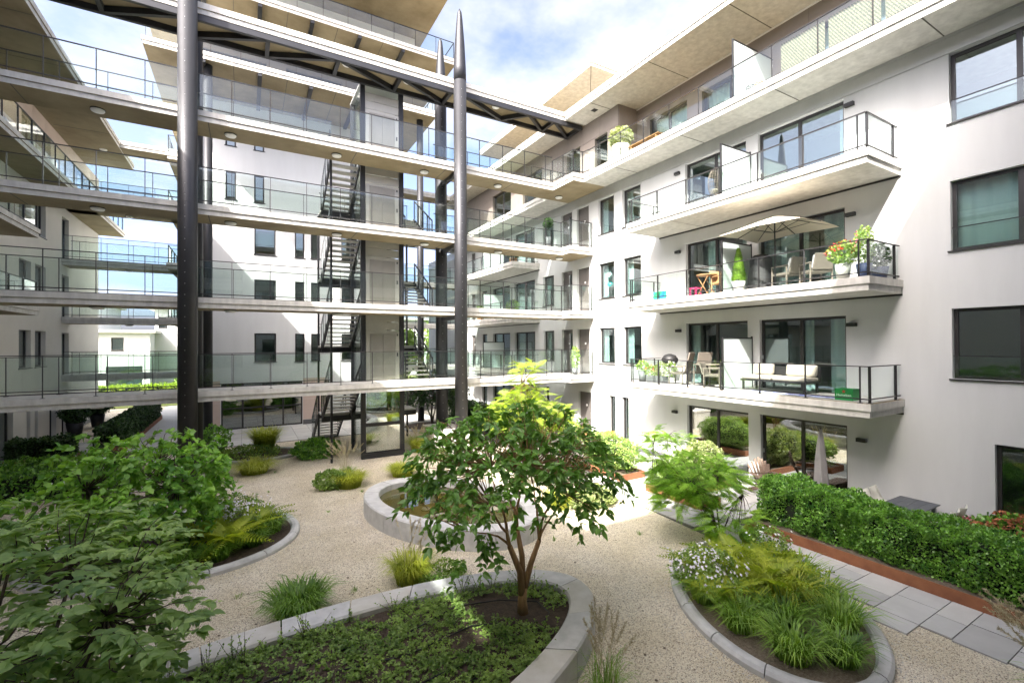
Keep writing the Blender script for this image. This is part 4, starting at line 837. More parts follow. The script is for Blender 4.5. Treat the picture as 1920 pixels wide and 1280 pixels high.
# ------------------------------------------------------------------ grasses, ferns, flowers
def tuft(label, c, r, h, n, m, w=.014, lean=.9, plumes=0, ph=1.0, pdir=None, cat='grass', group=None):
    t = thing('ornamental_grass', label, cat, c, group); b = blades('blades', c, n, r, h, m, t, w, lean); b['kind'] = 'stuff'
    if plumes:
        st = MB(); P, D = [], []
        for i in range(plumes):
            a = rnd.uniform(0,6.28); L = rnd.uniform(.15,.5)*ph; H = ph*rnd.uniform(.75,1.1); ox, oy = (math.cos(a)*L, math.sin(a)*L) if pdir is None else (pdir[0]*ph*rnd.uniform(.3,1.1)+rnd.uniform(-.2,.2), pdir[1]*ph*rnd.uniform(.3,1.1)+rnd.uniform(-.2,.2))
            b0 = Vector(c)+Vector((rnd.uniform(-r,r)*.4,rnd.uniform(-r,r)*.4,0)); b1 = b0+Vector((ox*.35,oy*.35,H*.7)); b2 = b0+Vector((ox,oy,H)); st.tube([b0,b1,b2],[.003,.0025,.002],4,cap=False); dd = (b2-b1).normalized(); k = 90
            tt = RNG.uniform(0,1,k); P.append(np.array(b2)+np.array(dd)*((tt-.5)*.30)[:,None]+RNG.normal(size=(k,3))*.010*(1.1-tt)[:,None]); D.append(np.array(dd)+RNG.normal(size=(k,3))*.45)
        st.build('stalks','pampas',t)['kind'] = 'stuff'; P, D = np.concatenate(P), np.concatenate(D); scatter('plumes', P, D, runit(len(P)), RNG.uniform(.03,.06,len(P)), T2, 'pampas', t, wid=np.full(len(P),.014))['kind'] = 'stuff'
    return t
tuft('dark green tuft growing against the rim of the foreground bed', (.75,8.55,0), .55, .50, 1500, 'grass_dark', .016); tuft('yellow-green grass with thin seed stalks by the bed rim', (2.75,8.75,0), .48, .50, 1200, 'grass_yellow', .010, plumes=10, ph=1.05)
bush('sedum_clump', 'small rounded leafy clump beside the yellow grass at the rim', 'plant', (3.3,8.55,.12), (.5,.3,.18), 1500, .05, 'leaf_cover', core=False)
tuft('bright yellow-green cushion grass on the gravel left of the pond', (2.9,15.6,0), .62, .48, 1600, 'grass_yellow', .012); tuft('feathery plume grass behind the yellow cushion on the gravel', (2.9,16.4,0), .3, .45, 500, 'grass_blade', .010, plumes=34, ph=1.15)
bush('sedum_clump', 'dark leafy clump left of the yellow cushion grass', 'plant', (2.3,15.75,.25), (.45,.4,.3), 2200, .07, 'leaf_cover', core=False)
tuft('low yellow grass clump in front of the lift door', (4.75,16.0,0), .6, .42, 1500, 'grass_yellow', .012, lean=1.2); tuft('yellowish leaning grass in front of the small kerbed bed', (.25,19.1,0), .75, .5, 1300, 'grass_yellow', .014, lean=1.5)
bush('shrub', 'dark green spreading shrub at the foot of the stairs', 'shrub', (2.5,20.6,.28), (.85,.75,.4), 4200, .10, 'leaf_hedge', core=False); tuft('white plume grass beside the column plinth', (6.35,19.2,0), .4, .7, 700, 'grass_yellow', .012, plumes=26, ph=.95)
bush('sedum_clump', 'low pale cushion at the corner of the column plinth', 'plant', (6.75,17.6,.15), (.5,.45,.22), 1900, .07, 'leaf_varieg', core=False); bush('sedum_clump', 'pale lime cushion of leaves on the sunlit gravel', 'plant', (8.45,10.3,.2), (.75,.5,.32), 4500, .07, 'leaf_varieg', core=False)
tuft('wispy dry grass beside the lime cushion beyond the pond', (7.6,10.6,0), .55, .5, 800, 'grass_yellow', .009, plumes=8, ph=.8)
tuft('tall grass in flower at the bottom right corner', (8.45,1.3,0), .4, .6, 350, 'grass_blade', .010, plumes=30, ph=1.15, pdir=(-.25,.55)); tuft('thin seeding grass against the near end of the foreground rim', (4.05,4.65,0), .3, .5, 160, 'grass_blade', .007, plumes=16, ph=.85, pdir=(.1,.12))
tuft('yellow bamboo grass in the small kerbed bed', (.7,22.3,.1), .6, 1.0, 1400, 'grass_yellow', .02, lean=.7)
bush('shrub', 'low dark planting filling the small kerbed bed', 'shrub', (.1,21.7,.2), (1.1,.75,.28), 3800, .07, 'leaf_cover', core=False); bush('shrub', 'leafy shrub at the left end of the small kerbed bed', 'shrub', (-1.2,23.0,.6), (.6,.5,.6), 2200, .09, 'leaf_hedge', core=False)
for i, (x, y, r, h, m) in enumerate(((6.75,4.55,.42,.44,'grass_blade'),(6.75,3.75,.42,.46,'grass_blade'),(7.25,3.35,.35,.40,'grass_dark'),(8.05,3.75,.42,.46,'grass_blade'),(8.5,4.25,.42,.5,'grass_blade'),(8.0,4.55,.4,.62,'grass_yellow'),(7.35,4.25,.38,.5,'grass_dark'),(8.9,4.85,.35,.5,'grass_blade'),(6.95,5.35,.38,.45,'grass_blade'))):
    tuft(f'clump of arching lilyturf in the right-hand bed', (x,y,.08), r, h, 380, m, .015, group='lilyturf in the right-hand bed', lean=1.1)
for i, (x, y, r, h) in enumerate(((.45,12.65,.5,.45),(.1,12.05,.45,.4),(-.55,11.6,.42,.4),(-1.2,11.5,.4,.38),(.2,13.2,.45,.45))): tuft('clump of dark lilyturf along the left-hand kerb', (x,y,.08), r, h, 420, 'grass_dark', .015, group='lilyturf in the left-hand bed', lean=1.1)
def fern(label, c, n, L, m='fern', group='yellow ferns'):
    t = thing('fern', label, 'fern', c, group); a = np.linspace(0,2*np.pi,n,endpoint=False)+RNG.normal(size=n)*.2; D = np.stack([np.cos(a),np.sin(a),RNG.uniform(.25,.9,n)],-1); P = np.tile(np.array(c)+np.array((0,0,.12)),(n,1))
    for p, d in zip(P,D):
        o = scatter('frond', p[None], d[None], np.array(((0,0,1.),))+RNG.normal(size=(1,3))*.15, np.array([L*RNG.uniform(.75,1.15)]), TFERN, m, t)
    return t
for x, y, n, L, w in ((-.35,11.85,16,.95,'nearest the kerb'),(.2,12.7,13,.75,'at the pointed end'),(-.75,12.5,14,.85,'beside the white asters')): fern(f'yellow-green fern in the left-hand bed, {w}', (x,y,.22), n, L, group='ferns in the left-hand bed')
for i, (x, y, n, L) in enumerate(((7.15,4.95,11,.6),(7.35,5.95,11,.6),(8.05,5.3,16,.85),(8.45,4.95,14,.8),(8.65,5.6,13,.8),(7.7,4.9,14,.8),(6.75,5.15,9,.5),(8.1,5.9,13,.75))): fern('yellowing fern in the right-hand bed, '+('among the white asters','at the far side of the asters','in the middle, largest of all','towards the paved path','next to the path-side asters','just behind the lilyturf','small one at the gravel kerb','below the feathery tree')[i], (x,y,.26), n, L, group='ferns in the right-hand bed')
def aster(label, c, R, n, nf):
    t = bush('aster', label, 'flowers', c, R, n, .05, 'leaf_cover', core=False); u = sph(nf,.45); u[:,2] = np.abs(u[:,2]); P = np.array(c)+u*np.array(R)*np.array((1.15,1.15,1.3))*(1+.3*np.sin(u[:,0]*6)*np.sin(u[:,1]*7))[:,None]
    V = np.array([(math.cos(i*math.pi/4)*(1 if i%2==0 else .55), math.sin(i*math.pi/4)*(1 if i%2==0 else .55), 0) for i in range(8)]+[(0,0,.15)]); f = scatter('blossom', P, np.cross(runit(nf),u+.01), u+np.array((-.2,-.5,.8)), RNG.uniform(.022,.036,nf), (V,[(i,(i+1)%8,8) for i in range(8)]), 'white_flower', t); f['kind'] = 'stuff'
aster('white asters flowering in the right-hand bed', (7.25,5.55,.42), (.55,.62,.36), 2200, 330); aster('cloud of white asters behind the yellow fern', (-.45,13.25,.5), (.8,.6,.38), 3200, 420); aster('white asters at the path side of the right-hand bed', (9.05,5.5,.45), (.4,.4,.4), 1500, 60)
# ground cover on the foreground bed
n = 9500; t_ = RNG.uniform(0,2*np.pi,n); rr = np.sqrt(RNG.uniform(0,1,n)); gx = -.29+.99*4.9*rr*np.cos(t_)-.138*1.5*rr*np.sin(t_); gy = 5.78+.138*4.9*rr*np.cos(t_)+.99*1.5*rr*np.sin(t_)
nzv = np.sin(gx*2.1+1)*np.sin(gy*2.7)+.6*np.sin(gx*4.3+gy*3.1); keep = (nzv > -.45-.40*(2.9-gx).clip(-3,3)) & (RNG.uniform(size=len(gx)) < .75+.5*np.clip(nzv,-.6,1)) & (np.hypot(gx-3.9,gy-6.2) > .42) & (gx > -3.6); gx, gy = gx[keep], gy[keep]; nzv = nzv[keep]; n = len(gx)
st0 = np.stack([gx,gy,np.full(n,.33)],-1); d0 = nrm(np.stack([RNG.normal(size=n),RNG.normal(size=n),RNG.uniform(.25,1.0,n)],-1)); P, D, NN, SZ = twigs((st0,d0), 15, .22, .45, .036, .25, 1.0)
gc = scatter('ground_cover', P, D, NN, SZ*1.1, TS, 'leaf_cover'); tag(gc, 'low creeping green ground cover spread over the stone-rimmed bed', 'ground cover', kind='stuff')
for i in range(26):
    a = rnd.uniform(.9,2.6) if i < 20 else rnd.uniform(.2,.9); x, y = ell((-.29,5.78),4.72,1.4,(.99,.138),a)
    t = thing('seedling', 'wispy upright seedling at the inner edge of the stone-rimmed bed', 'plant', (x,y,.32), 'seedlings along the rim'); k = 5
    p0 = np.tile(np.array((x,y,.33)),(k,1)); d = nrm(np.stack([RNG.normal(size=k)*.5,RNG.normal(size=k)*.5,np.ones(k)],-1)); P, D, NN, SZ = twigs((p0,d), 16, rnd.uniform(.28,.5), .3, .032, .1, .8)
    q = MB(); [q.tube([p0[j],p0[j]+d[j]*.36],[.004,.002],4,cap=False) for j in range(k)]; q.build('stem','bark_dark',t)['kind'] = 'stuff'; scatter('leaves',P,D,NN,SZ,TS,'leaf_cover',t)['kind'] = 'stuff'
for pts in ([(2.0,6.6),(2.9,6.9),(3.6,6.7),(4.1,6.35),(4.1,6.0),(3.9,5.85)],[(1.0,6.3),(1.9,6.15),(2.9,6.3),(3.3,6.15)],[(-.5,5.6),(.8,5.75),(1.9,5.55),(2.6,5.65)],[(.6,5.0),(1.6,5.05),(2.5,5.3)],[(-1,6.4),(.2,6.55),(1.4,6.75)]):
    MB().tube([(x,y,.375) for x,y in pts],.010,6).build('irrigation_hose','hose',FB,True)
MB().tube([(7.6,3.5,.13),(7.9,3.4,.16),(8.2,3.6,.14)],.010,6).build('irrigation_hose','hose',RBd,True)
# leaf litter and weeds on the gravel
n = 420; P = np.stack([RNG.uniform(-2,10,n),RNG.uniform(4,22,n),np.full(n,.012)],-1); lt = scatter('leaf_litter', P, np.stack([RNG.normal(size=n),RNG.normal(size=n),np.zeros(n)],-1), np.array((0,0,1.))+RNG.normal(size=(n,3))*.25, RNG.uniform(.02,.06,n), TS, 'mulch'); tag(lt, 'scattered dry leaves on the pale gravel', 'leaf litter', kind='stuff')
# ------------------------------------------------------------------ furniture and things on balconies and patios
def pot_plant(name, label, c, pr, ph, potm, R, n, size, lm, flowers=None, group=None, nf=60, cz=None, square=False):
    t = thing(name, label, 'potted plant', c, group); x, y, z = c
    if square: MB().box(x-pr,x+pr,y-pr,y+pr,z,z+ph).build('pot', potm, t, bevel=.01)
    else: MB().lathe([(pr*.72,0),(pr,ph),(pr*.9,ph),(pr*.85,ph-.04)], c, 16).build('pot', potm, t, True)
    MB().lathe([(pr*.84,ph-.05),(pr*.5,ph-.045)], c, 12).build('soil','soil',t)
    u = sph(n,.45); zc = z+ph+R[2]*.85 if cz is None else cz; P = np.array((x,y,zc))+u*np.array(R)
    scatter('foliage', P, u+RNG.normal(size=u.shape)*.6+np.array((0,0,.4)), u+runit(n)*.7, size*RNG.uniform(.6,1.2,n), TS, lm, t)['kind'] = 'stuff'
    if flowers:
        u = sph(nf,.85); u[:,2] = np.abs(u[:,2]); P = np.array((x,y,zc))+u*np.array(R)*1.05; scatter('blossom', np.repeat(P,7,0)+RNG.normal(size=(nf*7,3))*.018, runit(nf*7), runit(nf*7), np.full(nf*7,.042), TS, flowers, t)['kind'] = 'stuff'
    return t
def arm_chair(label, c, rz, m, name='armchair', group=None, back=.98):
    t = thing(name, label, 'chair', c, group); M = Matrix.Translation(Vector(c)) @ Matrix.Rotation(rz,4,'Z')
    def b(nm, x0,x1,y0,y1,z0,z1, mt=m, tilt=0, bev=.015):
        q = MB().box(x0,x1,y0,y1,z0,z1)
        if tilt: q.v = [(x,y+(z-z0)*tilt,z) for x,y,z in q.v]
        q.v = [tuple(M @ Vector(v)) for v in q.v]; return q.build(nm, mt, t, bevel=bev)
    b('seat',-.27,.27,-.27,.25,.36,.44); b('backrest',-.27,.27,.24,.29,.42,back,tilt=.28)
    for s in (-1,1):
        b('armrest',s*.30-.03,s*.30+.03,-.27,.26,.60,.64)
        for yy in (-.25,.22): b('leg',s*.30-.02,s*.30+.02,yy-.02,yy+.02,0,.60)
    return t
def shell_chair(label, c, rz):
    t = thing('shell_chair', label, 'chair', c, 'white chairs at the grey dining table'); M = Matrix.Translation(Vector(c)) @ Matrix.Rotation(rz,4,'Z'); q = MB(); n = 9
    for i in range(6):
        s = i/5; z = .45 if s < .5 else .45+(s-.5)*2*.38; yy = -.22+s*2*.40 if s < .5 else .18+(s-.5)*.22; w = .24-.06*max(0,s-.6)*2
        for j in range(n):
            a = (j/(n-1)-.5)*2; q.v.append(tuple(M @ Vector((a*w, yy-.05*a*a*(s>.5), z+.09*a*a*(1-abs(s-.5))))))
    for i in range(5):
        for j in range(n-1): q.f.append((i*n+j,i*n+j+1,(i+1)*n+j+1,(i+1)*n+j))
    o = q.build('shell','white_plastic',t,True); so_ = o.modifiers.new('s','SOLIDIFY'); so_.thickness = .012
    for x, y in ((-.18,-.18),(.18,-.18),(-.18,.16),(.18,.16)): MB().tube([M @ Vector((x,y,0)), M @ Vector((x*.8,y*.8,.45))],.014,6).build('leg','white_plastic',t,True)
tb = thing('dining_table', 'dark grey slatted dining table against the right wall behind the hedge', 'table', (13.4,4.8,0))
for i in range(4): MB().box(12.68,14.15,4.42+i*.193,4.42+i*.193+.187,.715,.74).build('table_plank','grey_table',tb)
for x in (12.8,14.02):
    for y in (4.5,5.1): MB().box(x-.035,x+.035,y-.035,y+.035,.03,.714).build('leg','grey_table',tb)
for i, w in enumerate(('hedge end','middle','wall end')):
    shell_chair(f'white shell chair at the far side of the grey table, {w}', (12.95+i*.46,5.42,.03), 0); shell_chair(f'white shell chair on the near side of the grey table, {w}', (12.95+i*.46,4.18,.03), math.pi)
ad = thing('adirondack_chair', 'weathered wooden garden chair with a fan of back slats by the patio door', 'chair', (13.45,8.15,0)); Ma = Matrix.Translation(Vector((13.45,8.15,.03))) @ Matrix.Rotation(math.radians(-28),4,'Z')
def ab(nm, pts, w, h):
    q = MB(); [q.bar(Ma @ Vector(a), Ma @ Vector(b), w, h) for a, b in pts]; return q.build(nm,'wood_old',ad)
for i in range(7): a = (i-3)*.085; ab('back_slat', [((a*.62,.22,.28),(a*1.25,.50,1.02-.045*abs(i-3)**1.4))], .07, .018)
for i in range(6): ab('seat_slat', [((-.28,-.32+i*.095,.40-i*.022),(.28,-.32+i*.095,.40-i*.022))], .08, .02)
for s in (-1,1): ab('armrest', [((s*.36,-.38,.60),(s*.36,.36,.60))], .12, .022); ab('leg', [((s*.33,-.33,0),(s*.33,-.33,.59))], .04,.09); ab('leg', [((s*.30,.50,.02),(s*.30,-.3,.38))], .04, .10)
ab('cross_rail', [((-.34,.34,.58),(.34,.34,.58))], .05, .03)
cp = thing('closed_parasol', 'closed grey parasol standing by the ground-floor sliding door', 'parasol', (13.35,6.62,0)); MB().tube([(13.35,6.62,.03),(13.35,6.62,2.3)],.022,8).build('pole','rail',cp,True); MB().lathe([(.26,0),(.26,.06),(.05,.09)],(13.35,6.62,.03),16).build('foot','pot_grey',cp,True)
q = MB(); prof = [(.16,.62),(.15,.9),(.12,1.4),(.075,1.9),(.03,2.25)]; n = 20
for r_, z in prof:
    for j in range(n): a = 2*math.pi*j/n; k = r_*(1+.22*math.cos(a*5+z)); q.v.append((13.35+k*math.cos(a),6.62+k*math.sin(a),z))
for i in range(len(prof)-1):
    for j in range(n): q.f.append((i*n+j,i*n+(j+1)%n,(i+1)*n+(j+1)%n,(i+1)*n+j))
q.build('canopy','parasol_grey',cp,True)
bn = thing('low_bench', 'low wooden bench beside the garden chair on the patio', 'bench', (13.6,7.1,0))
for i in range(3): MB().box(13.3,14.2,7.0+i*.12,7.11+i*.12,.40,.43).build('bench_slat','wood_old',bn)
for x in (13.4,14.1): MB().box(x-.03,x+.03,7.02,7.33,.03,.399).build('leg','wood_old',bn)
# hydrangea by the wall
hy = bush('hydrangea', 'hydrangea with rust-red flower heads behind the right end of the hedge', 'shrub', (13.0,2.75,.62), (.62,.75,.5), 2600, .10, 'leaf_hedge')
for i in range(26):
    a, b_ = rnd.uniform(0,6.28), rnd.uniform(.25,1); x, y = 13.0+.6*b_*math.cos(a), 2.75+.72*b_*math.sin(a); k = 90; u = runit(k)
    scatter('flower_head', np.array((x,y,1.15-.35*b_*b_+rnd.uniform(-.05,.05)))+u*np.array((.11,.11,.07)), u+runit(k)*.5, runit(k), np.full(k,.05), TS, 'hydrangea', hy)['kind'] = 'stuff'
pot_plant('potted_flower', 'dark red flowers in a low pot at the wall behind the hedge', (13.7,3.5,.03), .2, .3, 'pot_grey', (.35,.45,.25), 500, .08, 'leaf_hedge', 'pink_flower', nf=40)
# first-floor balcony
f1 = ZB(1)+.35
sf = thing('garden_sofa', 'cream-cushioned garden sofa on the lowest balcony', 'sofa', (13.75,7.9,f1))
for y in (7.05,8.85):
    for x in (13.38,14.05): MB().box(x-.025,x+.025,y-.025,y+.025,f1,f1+.28).build('leg','rail',sf)
MB().box(13.33,14.1,6.98,8.92,f1+.281,f1+.33).build('seat_frame','rail',sf); MB().box(14.08,14.13,6.98,8.92,f1+.33,f1+.72).build('back_frame','rail',sf)
for a, b in ((7.0,7.95),(7.97,8.9)): MB().box(13.33,14.06,a,b,f1+.332,f1+.45).build('seat_cushion','cushion',sf,bevel=.05)
for a, b in ((7.02,7.85),(8.25,8.88)):
    q = MB().box(13.86,14.06,a,b,f1+.45,f1+.80); q.v = [(x+(z-f1-.45)*.12,y,z) for x,y,z in q.v]; q.build('back_cushion','cushion',sf,bevel=.07)
cr = thing('bottle_crate', 'green plastic bottle crate with white lettering at the end of the lowest balcony', 'crate', (12.98,5.9,f1)); y0, y1 = 5.62, 6.02
MB().box(12.82,12.845,y0,y1,f1,f1+.28).build('front_wall','green_crate',cr); MB().box(13.115,13.14,y0,y1,f1,f1+.28).build('back_wall','green_crate',cr); MB().box(12.846,13.114,y0,y0+.025,f1,f1+.28).build('end_wall','green_crate',cr); MB().box(12.846,13.114,y1-.025,y1,f1,f1+.28).build('end_wall','green_crate',cr); MB().box(12.846,13.114,y0+.026,y1-.026,f1,f1+.02).build('base','green_crate',cr)
tx = bpy.data.curves.new('lettering','FONT'); tx.body = 'Heineken'; tx.size = .085; tx.align_x = 'CENTER'; tx.extrude = .001; tmp = bpy.data.objects.new('tmp_text',tx); COL.objects.link(tmp); lm_ = bpy.data.meshes.new_from_object(tmp); bpy.data.objects.remove(tmp); lm_.materials.clear(); to = link('lettering', lm_, 'white_print')
to.matrix_basis = Matrix(((0,0,-1,12.817),(-1,0,0,5.82),(0,1,0,f1+.10),(0,0,0,1))); attach(to, cr)
q = MB(); star = [(math.sin(i*math.pi/5)*(.05 if i%2==0 else .02), math.cos(i*math.pi/5)*(.05 if i%2==0 else .02)) for i in range(10)]; q.add([(12.817,5.82-a,f1+.215+b) for a,b in star],[tuple(range(10))]); q.build('star_emblem','red_print',cr)
rg = MB(); nx, ny = 6, 26
for i in range(nx+1):
    for j in range(ny+1): rg.v.append((12.85+i*.09, 6.1+j*.09, f1+.012+.008*math.sin(j*1.3+i)))
for i in range(nx):
    for j in range(ny): k = i*(ny+1)+j; rg.f.append((k,k+1,k+ny+2,k+ny+1))
tag(rg.build('balcony_rug','blue_cloth',None,True), 'blue and white patterned rug on the lowest balcony floor', 'rug')
arm_chair('high-backed wicker chair beside the balcony dining table, nearer the flower pots', (13.2,11.15,f1), math.radians(200), 'wicker', back=1.12, group='wicker chairs on the lowest balcony'); arm_chair('high-backed wicker chair against the wall on the lowest balcony', (13.95,10.95,f1), math.radians(160), 'wicker', back=1.12, group='wicker chairs on the lowest balcony')
arm_chair('low wicker armchair next to the frosted screen on the lowest balcony', (13.05,9.65,f1), math.radians(20), 'wicker', back=.80, group='wicker chairs on the lowest balcony')
bt = thing('balcony_table', 'round pale table between the wicker chairs on the lowest balcony', 'table', (13.55,10.3,f1)); MB().lathe([(.42,.70),(.42,.73)],(13.55,10.3,f1),28).build('table_top','wicker',bt); MB().lathe([(.04,.02),(.04,.70)],(13.55,10.3,f1),12).build('leg','rail',bt,True); MB().lathe([(.26,0),(.24,.02)],(13.55,10.3,f1),20).build('foot','rail',bt)
bq = thing('kettle_barbecue', 'black kettle barbecue on the lowest balcony behind the flower pots', 'barbecue', (13.7,12.0,f1)); MB().lathe([(.05,.55),(.22,.62),(.29,.78),(.29,.80)],(13.7,12.0,f1),20).build('bowl','black_cover',bq,True); MB().lathe([(.30,.81),(.29,.88),(.2,1.0),(.05,1.05)],(13.7,12.0,f1),20).build('lid','black_cover',bq,True)
for a in (0,2.1,4.2): MB().tube([(13.7+.12*math.cos(a),12+.12*math.sin(a),f1+.6),(13.7+.3*math.cos(a),12+.3*math.sin(a),f1)],.014,6).build('leg','rail',bq,True)
pot_plant('potted_flower','trailing plant in a tall grey pot at the far corner of the lowest balcony',(12.95,12.65,f1),.17,.42,'pot_grey',(.22,.22,.2),300,.07,'leaf_bush'); pot_plant('potted_flower','red geranium in a black box on the lowest balcony',(12.95,12.15,f1),.16,.26,'pot_grey',(.25,.3,.2),420,.07,'leaf_bush','red_flower',nf=16,square=True)
pot_plant('potted_flower','yellow-green bushy plant in a grey box on the lowest balcony',(12.95,11.72,f1),.16,.26,'pot_grey',(.2,.22,.28),420,.06,'leaf_varieg',square=True); pot_plant('potted_flower','white-flowering plant in a pale pot beside the wicker chair',(13.0,11.32,f1),.12,.22,'pot_white',(.18,.18,.32),360,.06,'leaf_bush','white_flower',nf=18)
# second-floor balcony
f2 = ZB(2)+.35
pa = thing('parasol', 'open cream parasol over the middle balcony', 'parasol', (13.3,7.78,f2)); hub = Vector((13.3,7.78,8.18)); MB().tube([(13.3,7.78,f2),hub],.02,8).build('pole','rail',pa,True); MB().lathe([(.25,0),(.25,.05),(.04,.08)],(13.3,7.78,f2),16).build('foot','pot_grey',pa,True)
cs = [(12.35,8.95),(14.3,8.95),(14.3,6.55),(12.35,6.55)]; q = MB(); q.v.append(tuple(hub+Vector((0,0,.06)))); 
for i in range(4):
    a, b = cs[i], cs[(i+1)%4]
    for s in range(4): x, y = a[0]+(b[0]-a[0])*s/4, a[1]+(b[1]-a[1])*s/4; q.v.append((x,y,7.80+.05*abs(s-2)/2*0-.02*(s==0)+.03*(s==2)))
for i in range(16): q.f.append((0,1+i,1+(i+1)%16))
o = q.build('canopy','parasol',pa)
for i in range(8):
    a = cs[i//2]; b = cs[(i//2+1)%4]; e = a if i%2 == 0 else ((a[0]+b[0])/2,(a[1]+b[1])/2); MB().bar(hub+Vector((0,0,.03)),(e[0],e[1],7.79 if i%2==0 else 7.82),.018,.014).build('rib','rail',pa); p = hub.lerp(Vector((e[0],e[1],7.79)),.55); MB().bar(hub-Vector((0,0,.42)),p,.012,.012).build('strut','rail',pa)
t = pot_plant('potted_conifer','small golden conifer in a white pot beside the middle frosted screen',(13.0,8.72,f2),.19,.30,'pot_white',(.01,.01,.01),4,.01,'leaf_yellow'); n = 2600; hh = RNG.uniform(0,1,n); a = RNG.uniform(0,6.28,n); rr = .20*(1-hh)**.7*RNG.uniform(.7,1,n)+.01; P = np.stack([13.0+rr*np.cos(a),8.72+rr*np.sin(a),f2+.32+hh*.95],-1); scatter('foliage',P,np.stack([np.cos(a)*.5,np.sin(a)*.5,np.ones(n)],-1),np.stack([np.cos(a),np.sin(a),np.full(n,.2)],-1),RNG.uniform(.04,.07,n),TS,'grass_blade',t)['kind'] = 'stuff'
ft = thing('folding_table','small round folding wooden table on the middle balcony','table',(13.4,10.15,f2)); MB().lathe([(.33,.70),(.33,.725)],(13.4,10.15,f2),24).build('table_top','wood',ft)
for s in (-1,1):
    for e in (-1,1): MB().bar((13.4+s*.2,10.15-e*.22,f2),(13.4+s*.2,10.15+e*.22,f2+.70),.03,.02).build('leg','wood',ft)
arm_chair('small folding wooden chair beside the round wooden table', (13.6,9.65,f2), math.radians(-20), 'wood', 'folding_chair', back=.85)
kc = thing('toy_chair','small pink plastic stool under the wooden table','stool',(13.15,10.4,f2)); MB().box(13.0,13.3,10.25,10.55,f2+.26,f2+.30).build('seat','pink_plastic',kc,bevel=.01)
for x in (13.02,13.25):
    for y in (10.27,10.5): MB().box(x,x+.03,y,y+.03,f2,f2+.259).build('leg','pink_plastic',kc)
pp = thing('painted_board','blue and green painted board leaning at the far end of the middle balcony','picture',(13.0,12.0,f2)); MB().box(12.86,12.88,11.4,12.0,f2,f2+.30).build('board','paint_blue',pp)
cv = thing('covered_barbecue','barbecue under a black cover on the middle balcony','barbecue',(13.4,8.25,f2)); q = MB(); prof = [(.36,0),(.34,.4),(.30,.75),(.30,.95),(.2,1.06),(.03,1.1)]; n = 22
for r_, z in prof:
    for j in range(n): a = 2*math.pi*j/n; k = r_*(1+.07*math.cos(a*6)*(1-z/1.2)); q.v.append((13.45+k*math.cos(a),8.3+k*math.sin(a),f2+z))
for i in range(len(prof)-1):
    for j in range(n): q.f.append((i*n+j,i*n+(j+1)%n,(i+1)*n+(j+1)%n,(i+1)*n+j))
q.build('cover','black_cover',cv,True)
for x, y, r_, w in ((13.6,7.6,170,'under the parasol'),(13.75,6.9,150,'nearest the red geraniums')):
    t = arm_chair(f'wicker lounge chair with a white cushion on the middle balcony, {w}', (x,y,f2), math.radians(r_), 'wicker', 'lounge_chair', back=.85); M = Matrix.Translation(Vector((x,y,f2))) @ Matrix.Rotation(math.radians(r_),4,'Z'); q = MB().box(-.24,.24,.14,.24,.46,.82); q.v = [tuple(M @ Vector((a,b+(c-.46)*.28,c))) for a,b,c in q.v]; q.build('cushion','white_print',t,bevel=.03)
pot_plant('potted_flower','red geraniums in a tall pot at the near corner of the middle balcony',(12.92,5.85,f2),.18,.38,'pot_white',(.32,.34,.30),600,.08,'leaf_bush','red_flower',nf=34); pot_plant('potted_flower','tall leafy plant in a blue pot at the near corner of the middle balcony',(13.05,5.45,f2),.17,.34,'pot_blue',(.22,.2,.5),800,.06,'leaf_bush','pink_flower',nf=6); pot_plant('potted_flower','bushy plant in a dark pot behind the end glass of the middle balcony',(13.75,5.42,f2),.2,.30,'pot_blue',(.34,.2,.32),700,.07,'leaf_dark')
# third-floor balcony and terrace
f3 = ZB(3)+.35; f4 = 12.13
hc_ = thing('rattan_chair','egg-shaped rattan chair beside the frosted screen on the top balcony','chair',(13.3,9.55,f3)); q = MB(); n = 18; rows = 8
for i in range(rows):
    ph = -1.0+2.0*i/(rows-1)*1.15
    for j in range(n):
        a = math.radians(-20+ (j/(n-1))*240); r_ = .36*math.cos(ph*.75); q.v.append((13.3+r_*math.cos(a),9.55+r_*math.sin(a),f3+.62+.46*math.sin(ph)))
for i in range(rows-1):
    for j in range(n-1): q.f.append((i*n+j,i*n+j+1,(i+1)*n+j+1,(i+1)*n+j))
o = q.build('shell','wicker',hc_,True); sm = o.modifiers.new('w','WIREFRAME'); sm.thickness = .014
MB().lathe([(.26,.30),(.28,.38),(.05,.40)],(13.3,9.55,f3),18).build('cushion','cushion',hc_,True); MB().lathe([(.24,0),(.24,.02),(.03,.03),(.03,.30)],(13.3,9.55,f3),16).build('foot','rail',hc_,True)
ds = thing('drying_rack','white folding rack hung on the end railing of the top balcony','rack',(13.5,5.26,f3+.2)); 
for x in (13.25,13.65): MB().tube([(x,5.27,f3+.84),(x+.05,5.33,f3+.45),(x+.22,5.35,f3+.12)],.012,6).build('arm','white_print',ds,True)
MB().box(13.2,13.7,5.3,5.32,f3+.35,f3+.45).build('shelf','white_print',ds)
ol = pot_plant('olive_tree','pale olive tree in a big grey pot on the roof terrace','', .1, .1, 'pot_white', (.1,.1,.1), 1, .01, 'olive') if False else pot_plant('potted_olive','pale olive tree in a large weathered pot on the roof terrace',(13.75,14.55,f4),.36,.80,'plinth_stone',(.5,.5,.42),1500,.085,'olive')
bb = thing('terrace_bench','brown slatted bench on the roof terrace','bench',(14.0,13.1,f4))
for i in range(4): MB().box(13.5+i*.13,13.61+i*.13,12.3,13.9,f4+.42,f4+.45).build('bench_slat','wood',bb)
for y in (12.4,13.7): MB().box(13.52,13.98,y,y+.06,f4,f4+.419).build('leg','wood',bb)
